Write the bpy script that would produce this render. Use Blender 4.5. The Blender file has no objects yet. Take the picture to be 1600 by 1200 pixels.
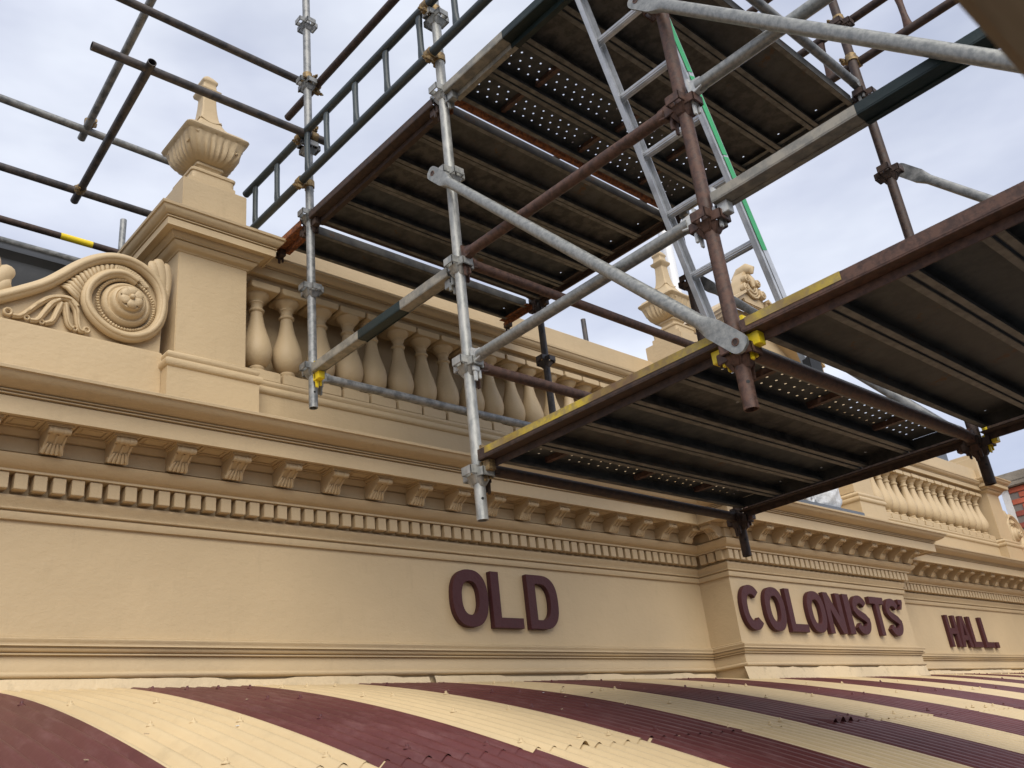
import bpy, bmesh, math, random
from mathutils import Vector, Matrix
random.seed(7)
scene = bpy.context.scene
COL = scene.collection
R = math.radians

# ------------------------------------------------------------------ camera
RIGHT = Vector((0.73829815, -0.66640775, -0.10400269))
DOWN = Vector((0.1978925, 0.36143945, -0.91115316))
FWD = Vector((0.6447902, 0.65212134, 0.39872717))
cam_data = bpy.data.cameras.new('camera')
cam = bpy.data.objects.new('camera', cam_data)
COL.objects.link(cam)
cam.matrix_world = Matrix(((RIGHT.x, -DOWN.x, -FWD.x, 0), (RIGHT.y, -DOWN.y, -FWD.y, 0), (RIGHT.z, -DOWN.z, -FWD.z, 0), (0, 0, 0, 1)))
cam_data.sensor_width = 36.0
cam_data.lens = 36.0 * 1422.87 / 1600.0
cam_data.clip_start = 0.02
cam_data.clip_end = 2000
cam_data.dof.use_dof = True
cam_data.dof.focus_distance = 5.0
cam_data.dof.aperture_fstop = 11.0
scene.camera = cam

# ------------------------------------------------------------------ sky
SUN_DIR = Vector((-0.40, -0.66, 0.70)).normalized()       # towards the sun
world = bpy.data.worlds.new('World'); scene.world = world; world.use_nodes = True
nt = world.node_tree; nt.nodes.clear()
def N(tree, t, **k):
    n = tree.nodes.new(t)
    for a, b in k.items(): setattr(n, a, b)
    return n
out = N(nt, 'ShaderNodeOutputWorld')
sky = N(nt, 'ShaderNodeTexSky', sky_type='NISHITA', sun_disc=False)
sky.sun_elevation = math.asin(SUN_DIR.z); sky.sun_rotation = math.atan2(SUN_DIR.x, SUN_DIR.y)
sky.air_density = 1.0; sky.dust_density = 1.5
bg1 = N(nt, 'ShaderNodeBackground'); bg1.inputs[1].default_value = 0.09
bg2 = N(nt, 'ShaderNodeBackground'); bg2.inputs[1].default_value = 1.0
tc = N(nt, 'ShaderNodeTexCoord'); mp = N(nt, 'ShaderNodeMapping'); mp.inputs['Scale'].default_value = (1.3, 1.3, 3.2)
mp.inputs['Rotation'].default_value = (1.6, 1.0, 2.6)
nz = N(nt, 'ShaderNodeTexNoise'); nz.inputs['Scale'].default_value = 1.6; nz.inputs['Detail'].default_value = 5; nz.inputs['Roughness'].default_value = 0.52
rp = N(nt, 'ShaderNodeValToRGB')
rp.color_ramp.elements[0].position = 0.30; rp.color_ramp.elements[0].color = (0.66, 0.66, 0.66, 1)
rp.color_ramp.elements[1].position = 0.68; rp.color_ramp.elements[1].color = (0.98, 0.98, 0.98, 1)
nz2 = N(nt, 'ShaderNodeTexNoise'); nz2.inputs['Scale'].default_value = 2.2; nz2.inputs['Detail'].default_value = 5
rp2 = N(nt, 'ShaderNodeValToRGB')
rp2.color_ramp.elements[0].position = 0.35; rp2.color_ramp.elements[0].color = (0.42, 0.45, 0.565, 1)
rp2.color_ramp.elements[1].position = 0.70; rp2.color_ramp.elements[1].color = (0.71, 0.74, 0.81, 1)
mix = N(nt, 'ShaderNodeMixShader')
L = nt.links.new
L(tc.outputs['Generated'], mp.inputs[0]); L(mp.outputs[0], nz.inputs[0]); L(mp.outputs[0], nz2.inputs[0])
L(nz.outputs[0], rp.inputs[0]); L(nz2.outputs[0], rp2.inputs[0]); L(rp2.outputs[0], bg2.inputs[0])
L(sky.outputs[0], bg1.inputs[0]); L(rp.outputs[0], mix.inputs[0]); L(bg1.outputs[0], mix.inputs[1]); L(bg2.outputs[0], mix.inputs[2])
L(mix.outputs[0], out.inputs[0])

sun_d = bpy.data.lights.new('sun', 'SUN'); sun_d.energy = 2.0; sun_d.angle = R(48); sun_d.color = (1.0, 0.95, 0.86)
sun = bpy.data.objects.new('sun', sun_d); COL.objects.link(sun)
sun.rotation_euler = (-SUN_DIR).to_track_quat('-Z', 'Y').to_euler()
vs = scene.view_settings
vs.view_transform = 'Standard'; vs.look = 'None'; vs.exposure = 0.58; vs.gamma = 1.0; vs.use_curve_mapping = False
scene.cycles.max_bounces = 7; scene.cycles.diffuse_bounces = 6; scene.cycles.glossy_bounces = 3

# ------------------------------------------------------------------ materials
def nodes_mat(name):
    m = bpy.data.materials.new(name); m.use_nodes = True
    t = m.node_tree; b = t.nodes['Principled BSDF']
    return m, t, b
def coords(t, scale=(1, 1, 1)):
    c = t.nodes.new('ShaderNodeTexCoord'); mpp = t.nodes.new('ShaderNodeMapping'); mpp.inputs['Scale'].default_value = scale
    t.links.new(c.outputs['Object'], mpp.inputs[0]); return mpp.outputs[0]
def noise(t, vec, scale, detail=5, rough=0.55):
    n = t.nodes.new('ShaderNodeTexNoise'); n.inputs['Scale'].default_value = scale; n.inputs['Detail'].default_value = detail; n.inputs['Roughness'].default_value = rough
    t.links.new(vec, n.inputs[0]); return n.outputs[0]
def ramp(t, val, stops):
    r = t.nodes.new('ShaderNodeValToRGB'); e = r.color_ramp.elements
    while len(e) < len(stops): e.new(0.5)
    for i, (p, c) in enumerate(stops):
        e[i].position = p; e[i].color = (c[0], c[1], c[2], 1) if not isinstance(c, (int, float)) else (c, c, c, 1)
    t.links.new(val, r.inputs[0]); return r.outputs[0]
def mixc(t, fac, a, b):
    m = t.nodes.new('ShaderNodeMix'); m.data_type = 'RGBA'
    for s, v in ((0, fac), (6, a), (7, b)):
        if isinstance(v, (int, float)): m.inputs[s].default_value = v
        elif isinstance(v, tuple): m.inputs[s].default_value = (*v, 1)
        else: t.links.new(v, m.inputs[s])
    return m.outputs[2]
def bump(t, b, h, strength=0.2, dist=0.01):
    n = t.nodes.new('ShaderNodeBump'); n.inputs['Strength'].default_value = strength; n.inputs['Distance'].default_value = dist
    t.links.new(h, n.inputs['Height']); t.links.new(n.outputs[0], b.inputs['Normal'])
def addv(t, a, b, f=1.0):
    n = t.nodes.new('ShaderNodeMath'); n.operation = 'MULTIPLY_ADD'
    t.links.new(b, n.inputs[0]); n.inputs[1].default_value = f; t.links.new(a, n.inputs[2]); return n.outputs[0]
MATS = {}
def paint(name, col, var=0.06, rough=0.5, bumps=0.35, dirt=0.0, brush=(1, 1, 1), spec=0.4, lump=0, streak=None, dust=None):
    m, t, b = nodes_mat(name)
    v = coords(t); vb = coords(t, brush)
    n1 = noise(t, v, 1.7, 3); n2 = noise(t, vb, 24, 4, 0.65)
    lo = tuple(c * (1 - var) for c in col); hi = tuple(min(1, c * (1 + var)) for c in col)
    c = ramp(t, n1, [(0.3, lo), (0.7, hi)])
    if dirt:
        spots = ramp(t, noise(t, coords(t, streak) if streak else v, 9, 4, 0.7), [(0.56, 0.0), (0.74, dirt)])
        c = mixc(t, spots, c, tuple(x * 0.55 for x in col))
    if dust: c = mixc(t, ramp(t, noise(t, coords(t, (5, 0.8, 1)), 7, 5, 0.75), [(0.50, 0.0), (0.78, 0.30)]), c, dust)
    t.links.new(c, b.inputs['Base Color'])
    b.inputs['Roughness'].default_value = rough; b.inputs['Specular IOR Level'].default_value = spec
    if lump: n2 = addv(t, n2, noise(t, v, 5.5, 2), lump)
    bump(t, b, n2, bumps, 0.009)
    MATS[name] = m; return m
def metal(name, a, bcol, rough=(0.35, 0.6), metallic=0.6, scale=22, stops=(0.38, 0.62), rust=None, rustamt=0.6, bumps=0.15, stretch=(1, 1, 1)):
    m, t, b = nodes_mat(name)
    v = coords(t, stretch)
    n1 = noise(t, v, scale, 4, 0.65); n2 = n1
    c = ramp(t, addv(t, n1, n2, 0.25), [(stops[0] + 0.12, a), (stops[1] + 0.12, bcol)])
    met = metallic
    if rust:
        f = ramp(t, noise(t, v, 6.5, 5, 0.75), [(rustamt, 0.0), (rustamt + 0.08, 1.0)])
        c = mixc(t, f, c, rust)
        inv = t.nodes.new('ShaderNodeMath'); inv.operation = 'MULTIPLY_ADD'; t.links.new(f, inv.inputs[0]); inv.inputs[1].default_value = -metallic; inv.inputs[2].default_value = metallic
        t.links.new(inv.outputs[0], b.inputs['Metallic'])
    else: b.inputs['Metallic'].default_value = met
    t.links.new(c, b.inputs['Base Color'])
    t.links.new(ramp(t, n1, [(0.3, rough[0]), (0.7, rough[1])]), b.inputs['Roughness'])
    bump(t, b, n1, bumps, 0.004)
    MATS[name] = m; return m

paint('stucco', (0.515, 0.39, 0.231), 0.05, 0.55, 0.30, 0.14, (1.1, 1.4, 1.8), lump=1.6, streak=(1.6, 1.6, 0.35))
paint('cream_sheet', (0.61, 0.47, 0.272), 0.07, 0.45, 0.12, 0.25, dust=(0.50, 0.37, 0.22))
paint('maroon_sheet', (0.112, 0.034, 0.033), 0.18, 0.40, 0.14, 0.3, dust=(0.30, 0.17, 0.165))
paint('maroon_letter', (0.068, 0.021, 0.022), 0.15, 0.5, 0.5, 0.3, spec=0.25)
paint('cracked_flashing', (0.60, 0.475, 0.30), 0.10, 0.65, 0.6, 0.6)
paint('green_paint', (0.03, 0.36, 0.12), 0.15, 0.4, 0.1, 0.4)
paint('yellow_paint', (0.78, 0.58, 0.02), 0.15, 0.42, 0.25, 0.6)
paint('dark_green_paint', (0.010, 0.021, 0.020), 0.4, 0.5, 0.3, 0.5, dust=(0.10, 0.105, 0.09))
paint('blue_green_tube', (0.045, 0.058, 0.062), 0.35, 0.45, 0.2, 0.8)
paint('white_paint', (0.8, 0.81, 0.83), 0.03, 0.35, 0.1, 0.1)
paint('chalk_white', (0.60, 0.61, 0.62), 0.12, 0.85, 1.0, 0.9, lump=2.0)
paint('slate', (0.11, 0.125, 0.15), 0.12, 0.6, 0.4, 0.3)
paint('dark_roof', (0.035, 0.036, 0.037), 0.3, 0.4, 0.2, 0.4)
paint('concrete', (0.27, 0.235, 0.19), 0.25, 0.85, 0.9, 0.8)
paint('mortar', (0.22, 0.19, 0.17), 0.15, 0.9, 0.6, 0.3)
paint('asphalt', (0.05, 0.05, 0.05), 0.2, 0.9, 0.6, 0.2)
paint('render_white', (0.72, 0.70, 0.68), 0.1, 0.8, 0.5, 0.5)
paint('black_rubber', (0.012, 0.012, 0.012), 0.2, 0.6, 0.2)
for i, c in enumerate([(0.44, 0.105, 0.055), (0.50, 0.13, 0.075), (0.32, 0.085, 0.06), (0.22, 0.13, 0.11)]):
    paint('brick%d' % i, c, 0.2, 0.85, 0.7, 0.4)
metal('galvanised', (0.20, 0.205, 0.195), (0.36, 0.36, 0.335), (0.36, 0.55), 0.45, 55, stops=(0.30, 0.72), rust=(0.24, 0.15, 0.085), rustamt=0.70)
metal('galvanised_mottled', (0.27, 0.275, 0.26), (0.43, 0.425, 0.395), (0.4, 0.6), 0.35, 34, stops=(0.36, 0.64), rust=(0.17, 0.175, 0.17), rustamt=0.62, stretch=(1, 1, 0.5))
metal('galvanised_bright', (0.46, 0.46, 0.44), (0.60, 0.60, 0.57), (0.4, 0.6), 0.35, 40)
metal('rusty', (0.062, 0.032, 0.022), (0.125, 0.066, 0.046), (0.5, 0.75), 0.12, 40, rust=(0.26, 0.16, 0.085), rustamt=0.69, bumps=0.35)
metal('rust_orange', (0.10, 0.032, 0.014), (0.30, 0.105, 0.035), (0.7, 0.9), 0.0, 45, bumps=0.6)
metal('dark_rust', (0.038, 0.023, 0.018), (0.075, 0.046, 0.034), (0.5, 0.75), 0.15, 35, bumps=0.3)
metal('dark_tube', (0.045, 0.043, 0.045), (0.10, 0.085, 0.078), (0.42, 0.65), 0.2, 18, rust=(0.30, 0.28, 0.25), rustamt=0.72)
metal('grey_tube', (0.16, 0.165, 0.165), (0.30, 0.30, 0.29), (0.4, 0.6), 0.4, 22, rust=(0.12, 0.08, 0.06), rustamt=0.66)
metal('brass_coupler', (0.16, 0.11, 0.06), (0.36, 0.25, 0.11), (0.45, 0.7), 0.4, 60, rust=(0.10, 0.05, 0.03), rustamt=0.62)
metal('aluminium', (0.46, 0.47, 0.48), (0.58, 0.59, 0.60), (0.32, 0.45), 0.55, 12)
metal('plank_steel', (0.036, 0.034, 0.031), (0.098, 0.091, 0.080), (0.6, 0.8), 0.15, 16, rust=(0.10, 0.05, 0.022), rustamt=0.66, bumps=0.25)
metal('plank_worn', (0.044, 0.043, 0.040), (0.105, 0.101, 0.092), (0.55, 0.8), 0.2, 9, stops=(0.34, 0.66), rust=(0.11, 0.055, 0.024), rustamt=0.60, bumps=0.25)
metal('plank_lip_lit', (0.10, 0.096, 0.087), (0.20, 0.19, 0.17), (0.5, 0.7), 0.3, 14, rust=(0.11, 0.06, 0.03), rustamt=0.63)  # same steel as the pans, coloured paler to paint in light on the lips
metal('plank_blue', (0.040, 0.044, 0.046), (0.078, 0.081, 0.080), (0.6, 0.8), 0.15, 16, rust=(0.08, 0.038, 0.02), rustamt=0.68, bumps=0.25)
metal('transom_grey', (0.23, 0.22, 0.19), (0.36, 0.33, 0.27), (0.5, 0.7), 0.3, 20, rust=(0.16, 0.10, 0.05), rustamt=0.66)
m, t, b = nodes_mat('timber')
v = coords(t, (1.0, 14, 14))
t.links.new(ramp(t, noise(t, v, 6, 6), [(0.3, (0.34, 0.25, 0.155)), (0.7, (0.50, 0.38, 0.25))]), b.inputs['Base Color']); b.inputs['Roughness'].default_value = 0.8
MATS['timber'] = m
m, t, b = nodes_mat('yellow_worn')
v = coords(t, (1, 1, 1)); f = ramp(t, noise(t, v, 14, 5, 0.7), [(0.42, 0.0), (0.60, 1.0)]); f2 = ramp(t, noise(t, v, 2.2, 4, 0.6), [(0.42, 0.12), (0.58, 1.0)])
c = mixc(t, f, (0.60, 0.45, 0.035), (0.33, 0.25, 0.09)); c = mixc(t, f2, c, (0.15, 0.085, 0.045))
t.links.new(c, b.inputs['Base Color']); b.inputs['Roughness'].default_value = 0.5
MATS['yellow_worn'] = m

# ------------------------------------------------------------------ mesh helpers
class MB:
    def __init__(s): s.v = []; s.f = []; s.m = []; s.cur = 0
    def add(s, vs, fs):
        o = len(s.v); s.v += [tuple(x) for x in vs]
        for q in fs: s.f.append([i + o for i in q]); s.m.append(s.cur)
    def box(s, x0, x1, y0, y1, z0, z1):
        s.add([(x0, y0, z0), (x1, y0, z0), (x1, y1, z0), (x0, y1, z0), (x0, y0, z1), (x1, y0, z1), (x1, y1, z1), (x0, y1, z1)],
              [(0, 3, 2, 1), (4, 5, 6, 7), (0, 1, 5, 4), (1, 2, 6, 5), (2, 3, 7, 6), (3, 0, 4, 7)])
        return s
    def hexa(s, pts): s.add(pts, [(0, 3, 2, 1), (4, 5, 6, 7), (0, 1, 5, 4), (1, 2, 6, 5), (2, 3, 7, 6), (3, 0, 4, 7)]); return s
    def obox(s, c, u, v, w):
        c, u, v, w = map(Vector, (c, u, v, w))
        return s.hexa([c - u - v - w, c + u - v - w, c + u + v - w, c - u + v - w, c - u - v + w, c + u - v + w, c + u + v + w, c - u + v + w])
    def tube(s, p0, p1, r, n=16, r1=None, hollow=0.0):
        p0, p1 = Vector(p0), Vector(p1); d = (p1 - p0).normalized()
        a = d.orthogonal().normalized(); bb = d.cross(a); r1 = r if r1 is None else r1
        def ring(p, rr): return [p + (a * math.cos(2 * math.pi * i / n) + bb * math.sin(2 * math.pi * i / n)) * rr for i in range(n)]
        vs = ring(p0, r) + ring(p1, r1); fs = [(i, (i + 1) % n, n + (i + 1) % n, n + i) for i in range(n)]
        if hollow:
            vs += ring(p0, r - hollow) + ring(p1, r1 - hollow)
            for i in range(n):
                j = (i + 1) % n
                fs += [(2 * n + j, 2 * n + i, 3 * n + i, 3 * n + j), (j, i, 2 * n + i, 2 * n + j), (n + i, n + j, 3 * n + j, 3 * n + i)]
        else:
            fs += [tuple(range(n - 1, -1, -1)), tuple(range(n, 2 * n))]
        s.add(vs, fs); return s
    def path(s, pts, radii, n=10, flat=1.0, normal=None, cap=True, twist=None):
        pts = [Vector(p) for p in pts]; k = len(pts)
        if not isinstance(radii, (list, tuple)): radii = [radii] * k
        rings = []; pn = None
        for i, p in enumerate(pts):
            d = (pts[min(i + 1, k - 1)] - pts[max(i - 1, 0)]).normalized()
            if normal: nn = Vector(normal)
            else:
                nn = d.orthogonal() if pn is None else pn - d * pn.dot(d)
                pn = nn.normalized()
            a = d.cross(nn).normalized(); bb = a.cross(d).normalized()
            rings.append([p + (a * math.cos(2 * math.pi * j / n) + bb * flat * math.sin(2 * math.pi * j / n)) * radii[i] for j in range(n)])
        vs = [q for r_ in rings for q in r_]; fs = []
        for i in range(k - 1):
            for j in range(n):
                fs.append((i * n + j, i * n + (j + 1) % n, (i + 1) * n + (j + 1) % n, (i + 1) * n + j))
        if cap: fs += [tuple(range(n - 1, -1, -1)), tuple(range((k - 1) * n, k * n))]
        s.add(vs, fs); return s
    def lathe(s, prof, c=(0, 0, 0), n=24, fn=None):
        vs = []; fs = []; k = len(prof)
        for i, (r_, z) in enumerate(prof):
            for j in range(n):
                a = 2 * math.pi * j / n
                x, y = (math.cos(a), math.sin(a)) if fn is None else fn(a, i, r_)
                vs.append((c[0] + r_ * x, c[1] + r_ * y, c[2] + z))
        for i in range(k - 1):
            for j in range(n):
                fs.append((i * n + j, i * n + (j + 1) % n, (i + 1) * n + (j + 1) % n, (i + 1) * n + j))
        fs += [tuple(range(n - 1, -1, -1)), tuple(range((k - 1) * n, k * n))]
        s.add(vs, fs); return s
    def sweep(s, prof, plan, close=True, caps=True):
        """prof: list of (p,z); plan(p) -> list of (x,y)"""
        rows = [[(x, y, z) for (x, y) in plan(p)] for (p, z) in prof]
        w = len(rows[0]); vs = [q for r_ in rows for q in r_]; fs = []
        for i in range(len(rows) - 1):
            for j in range(w - 1):
                fs.append((i * w + j, i * w + j + 1, (i + 1) * w + j + 1, (i + 1) * w + j))
        if caps:
            fs += [tuple(i * w for i in range(len(rows) - 1, -1, -1)), tuple(i * w + w - 1 for i in range(len(rows)))]
        s.add(vs, fs); return s
    def ringsweep(s, prof, plan, cap_top=True, cap_bot=True):
        rows = [[(x, y, z) for (x, y) in plan(p)] for (p, z) in prof]
        w = len(rows[0]); vs = [q for r_ in rows for q in r_]; fs = []
        for i in range(len(rows) - 1):
            for j in range(w): fs.append((i * w + j, i * w + (j + 1) % w, (i + 1) * w + (j + 1) % w, (i + 1) * w + j))
        if cap_bot: fs.append(tuple(range(w - 1, -1, -1)))
        if cap_top: fs.append(tuple(range((len(rows) - 1) * w, len(rows) * w)))
        s.add(vs, fs); return s
    def prism(s, poly, f0, f1):
        """poly 2D list; f0,f1 map 2D point to 3D for both ends"""
        n = len(poly); s.add([f0(p) for p in poly] + [f1(p) for p in poly],
            [tuple(range(n)), tuple(range(2 * n - 1, n - 1, -1))] + [(i, n + i, n + (i + 1) % n, (i + 1) % n) for i in range(n)]); return s
    def mesh(s, name, mats, angle=38, bevel=0):
        me = bpy.data.meshes.new(name); me.from_pydata(s.v, [], s.f)
        if not isinstance(mats, (list, tuple)): mats = [mats]
        for mm in mats: me.materials.append(MATS[mm])
        me.polygons.foreach_set('material_index', s.m)
        bm = bmesh.new(); bm.from_mesh(me); bmesh.ops.recalc_face_normals(bm, faces=bm.faces)
        if bevel:
            ed = [e for e in bm.edges if len(e.link_faces) == 2 and e.calc_face_angle(0) > 0.6]
            bmesh.ops.bevel(bm, geom=ed, offset=bevel, segments=2, affect='EDGES', clamp_overlap=True)
        bm.to_mesh(me); bm.free()
        me.polygons.foreach_set('use_smooth', [True] * len(me.polygons)); me.set_sharp_from_angle(angle=R(angle)); me.update()
        return me
    def build(s, name, mats, parent=None, loc=None, angle=38, bevel=0):
        return link(name, s.mesh(name, mats, angle, bevel), parent, loc)
def link(name, me, parent=None, loc=None):
    o = bpy.data.objects.new(name, me); COL.objects.link(o)
    if parent is not None: o.parent = parent
    if loc is not None: o.location = loc
    return o
def tag(o, label, cat, group=None):
    o['label'] = label; o['category'] = cat
    if group: o['group'] = group
    return o
def thing(name, label, cat, loc=(0, 0, 0), group=None):
    o = bpy.data.objects.new(name, None); o.empty_display_size = 0.1; COL.objects.link(o); o.location = loc
    return tag(o, label, cat, group)
def copy_tree(o, parent=None):
    c = o.copy(); COL.objects.link(c); c.parent = parent
    for ch in list(o.children): copy_tree(ch, c)
    return c

# ------------------------------------------------------------------ setting: ground
g = MB(); g.add([(-400, -400, -4.6), (400, -400, -4.6), (400, 400, -4.6), (-400, 400, -4.6)], [(0, 1, 2, 3)])
o = g.build('ground', 'asphalt'); o['kind'] = 'structure'

# ------------------------------------------------------------------ the hall
W, YB = 4.30, 4.015          # wall plane, break front plane
XB0, XB1 = 6.075, 8.99
X_LEFT, X_RIGHT = -0.8, 16.5
hall = thing('hall_building', 'buff painted classical hall front with balustrade, cornice and maroon lettering', 'building', (0, 0, 0))
def plan(p): return [(X_LEFT, W - p), (XB0 - p, W - p), (XB0 - p, YB - p), (XB1 + p, YB - p), (XB1 + p, W - p), (X_RIGHT, W - p)]
# wall: lower storey, frieze panel
w = MB(); w.sweep([(-0.35, -4.6), (0.0, -4.6), (0.0, 1.2815), (-0.35, 1.2815)], plan); w.build('wall', 'stucco', hall)
# string course and base band
sc_ = MB()
sc_.sweep([(-0.05, 0.80), (0.004, 0.786), (0.014, 0.783), (0.014, 0.778), (0.004, 0.777), (0.004, 0.773), (0.05, 0.771), (0.056, 0.766), (0.056, 0.760), (0.050, 0.752), (0.047, 0.742), (0.050, 0.737), (0.036, 0.735), (0.034, 0.729), (0.044, 0.727), (0.040, 0.719), (0.036, 0.714), (0.024, 0.712),
           (0.024, 0.708), (0.034, 0.707), (0.034, 0.702), (0.014, 0.700), (0.018, 0.696), (0.018, 0.634), (0.03, 0.632), (0.036, 0.622), (0.034, 0.612), (0.026, 0.606), (0.004, 0.603), (0.004, 0.50), (-0.05, 0.50)][::-1], plan)
sc_.build('string_course', 'stucco', hall, angle=50)
# flashing strip above the awning (cracked, uneven)
fl = MB()
def flash_plan(p): return [(x, y) for x, y in plan(p)]
rnd = random.Random(3)
def strip(x0, x1, y, zt, zb):
    n = int((x1 - x0) / 0.06); top = []; bot = []; gap = 0
    for i in range(n + 1):
        x = x0 + (x1 - x0) * i / n
        if rnd.random() < 0.09: gap = rnd.choice((4, 7, 10))
        gap -= 1
        top.append((x, y - 0.004 * rnd.random(), zt + 0.004 + 0.004 * (rnd.random() - 0.5) - (0.009 if gap > 0 else 0)))
        bot.append((x, y - 0.022 - 0.006 * rnd.random(), zb + 0.008 * (rnd.random() - 0.5)))
    k = n + 1; back = [(a, y + 0.01, c) for a, _, c in top]
    fl.add(back + top + bot, [(i, i + 1, k + i + 1, k + i) for i in range(n)] + [(k + i, k + i + 1, 2 * k + i + 1, 2 * k + i) for i in range(n)])
strip(X_LEFT, 3.3, W - 0.03, 0.597, 0.535); strip(3.34, 6.02, W - 0.03, 0.594, 0.535)
strip(6.0, 9.0, YB - 0.03, 0.597, 0.50); strip(9.02, 15.5, W - 0.03, 0.594, 0.53)
fl.build('flashing', 'cracked_flashing', hall, angle=20)

# entablature
cor = MB()
PROF = [(-0.25, 1.2815), (0.016, 1.2815), (0.018, 1.284), (0.018, 1.317), (0.008, 1.319), (0.008, 1.324), (0.025, 1.326), (0.028, 1.330), (0.026, 1.334), (0.016, 1.336), (0.018, 1.345), (0.028, 1.358), (0.033, 1.370), (0.038, 1.378), (0.038, 1.386),
        (0.008, 1.392), (0.008, 1.4765), (0.086, 1.478), (0.086, 1.489), (0.092, 1.491), (0.104, 1.498), (0.118, 1.509), (0.131, 1.523), (0.139, 1.536), (0.141, 1.543), (0.134, 1.546), (0.104, 1.548),
        (0.104, 1.556), (0.115, 1.558), (0.115, 1.622), (0.107, 1.624), (0.107, 1.629), (0.124, 1.631), (0.130, 1.640), (0.142, 1.648), (0.146, 1.654), (0.146, 1.662), (0.286, 1.662), (0.290, 1.652), (0.312, 1.652), (0.312, 1.730), (0.302, 1.732), (0.302, 1.737), (0.322, 1.738), (0.322, 1.743),
        (0.311, 1.745), (0.311, 1.749), (0.330, 1.750), (0.330, 1.754), (0.321, 1.756), (0.321, 1.760), (0.340, 1.762), (0.346, 1.765), (0.358, 1.768), (0.374, 1.774), (0.388, 1.782), (0.400, 1.793), (0.408, 1.804), (0.411, 1.809), (0.422, 1.810), (0.424, 1.823), (0.416, 1.828), (0.05, 1.885), (-0.25, 1.89)]
cor.sweep(PROF, plan)
cornice = cor.build('cornice', 'stucco', hall, angle=42)
# dentils
dm = MB().box(-0.0278, 0.0278, -0.066, 0.0, 0, 0.0735).mesh('dentil', 'stucco', bevel=0.0022)
def dentil_row(x0, x1, y):
    n = int(round((x1 - x0) / 0.0795)); st = (x1 - x0) / n
    for i in range(n):
        link('dentil', dm, cornice, (x0 + st * (i + 0.5) + random.uniform(-.0015, .0015), y - 0.009, 1.4025 + random.uniform(-.001, .001)))
dentil_row(0.80, 6.005, W); dentil_row(XB0 - 0.06, XB1 + 0.06, YB); dentil_row(XB1 + 0.07, 14.6, W)
for i in range(3):
    d = link('dentil', dm, cornice, (XB0 - 0.009, 4.176 - i * 0.078, 1.4025)); d.rotation_euler = (0, 0, R(-90))
# modillions (local: x across, y = -p, origin on wall plane)
def modillion():
    q = MB()
    q.box(-0.062, 0.062, -0.279, -0.112, 1.6525, 1.663)
    q.box(-0.056, 0.056, -0.272, -0.113, 1.645, 1.6535)
    prof = [(0.112, 1.6455), (0.262, 1.6455), (0.268, 1.638), (0.267, 1.626), (0.258, 1.617), (0.246, 1.616), (0.236, 1.620), (0.228, 1.616), (0.212, 1.606), (0.193, 1.594), (0.180, 1.580), (0.172, 1.566), (0.163, 1.557), (0.15, 1.553), (0.137, 1.555), (0.127, 1.561), (0.112, 1.562)]
    q.prism(prof, lambda p: (-0.043, -p[0], p[1]), lambda p: (0.043, -p[0], p[1]))
    # ridges on the sloping front and rolls
    for sx in (-0.037, 0.0, 0.037):
        q.path([(sx, -0.235, 1.616), (sx, -0.212, 1.602), (sx, -0.193, 1.590), (sx, -0.180, 1.577), (sx, -0.170, 1.562)], [0.005, 0.006, 0.006, 0.007, 0.005], 6)
    q.tube((-0.047, -0.255, 1.630), (0.047, -0.255, 1.630), 0.0155, 12)
    for sx in (-0.022, 0.022): q.tube((sx - 0.006, -0.255, 1.630), (sx + 0.006, -0.255, 1.630), 0.0185, 12)
    for i in range(5):      # leaf lobes at the foot
        a = -0.036 + 0.018 * i
        q.path([(a * 0.7, -0.195, 1.588), (a, -0.178, 1.568), (a * 1.1, -0.166, 1.553), (a * 1.1, -0.155, 1.551)], [0.004, 0.0095, 0.009, 0.004], 6)
    q.tube((-0.046, -0.146, 1.568), (0.046, -0.146, 1.568), 0.0145, 12)
    return q.mesh('modillion', 'stucco', 45)
mm_ = modillion()
pm = MB()   # sunk soffit panel frame between modillions
for (a0, a1, b0, b1) in ((-0.070, 0.070, -0.268, -0.256), (-0.070, 0.070, -0.176, -0.164), (-0.070, -0.058, -0.256, -0.176), (0.058, 0.070, -0.256, -0.176)):
    pm.box(a0, a1, b0, b1, 1.655, 1.6635)
pm.box(-0.045, 0.045, -0.243, -0.190, 1.6585, 1.6635)
pmm = pm.mesh('soffit_panel', 'stucco', bevel=0.002)
def mod_row(x0, n, st, y):
    for i in range(n):
        link('modillion', mm_, cornice, (x0 + st * i, y, 0))
        link('soffit_panel', pmm, cornice, (x0 + st * (i + 0.5), y, 0))
mod_row(1.165 - 0.2895, 18, 0.2895, W)
mod_row(XB0 + 0.02, 11, 0.2865, YB)
mod_row(XB1 + 0.235, 18, 0.2895, W)
d = link('modillion', mm_, cornice, (XB0, 3.965, 0)); d.rotation_euler = (0, 0, R(-90))

# ---- lettering
def stroke_poly(pts, wd):
    l, r = [], []; n = len(pts)
    for i, (x, z) in enumerate(pts):
        a = pts[max(i - 1, 0)]; b_ = pts[min(i + 1, n - 1)]
        dx, dz = b_[0] - a[0], b_[1] - a[1]; q = math.hypot(dx, dz) or 1; nx, nz_ = -dz / q * wd / 2, dx / q * wd / 2
        l.append((x + nx, z + nz_)); r.append((x - nx, z - nz_))
    return l + r[::-1]
def oval(cx, cz, rx, rz, n=40, e=2.4, a0=0, a1=360):
    res = []
    k = n if a1 - a0 >= 360 else n + 1
    for i in range(k):
        a = R(a0 + (a1 - a0) * i / n); c, s_ = math.cos(a), math.sin(a)
        res.append((cx + rx * abs(c) ** (2 / e) * (1 if c >= 0 else -1), cz + rz * abs(s_) ** (2 / e) * (1 if s_ >= 0 else -1)))
    return res
SW = 0.26      # stroke as part of the unit width
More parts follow.
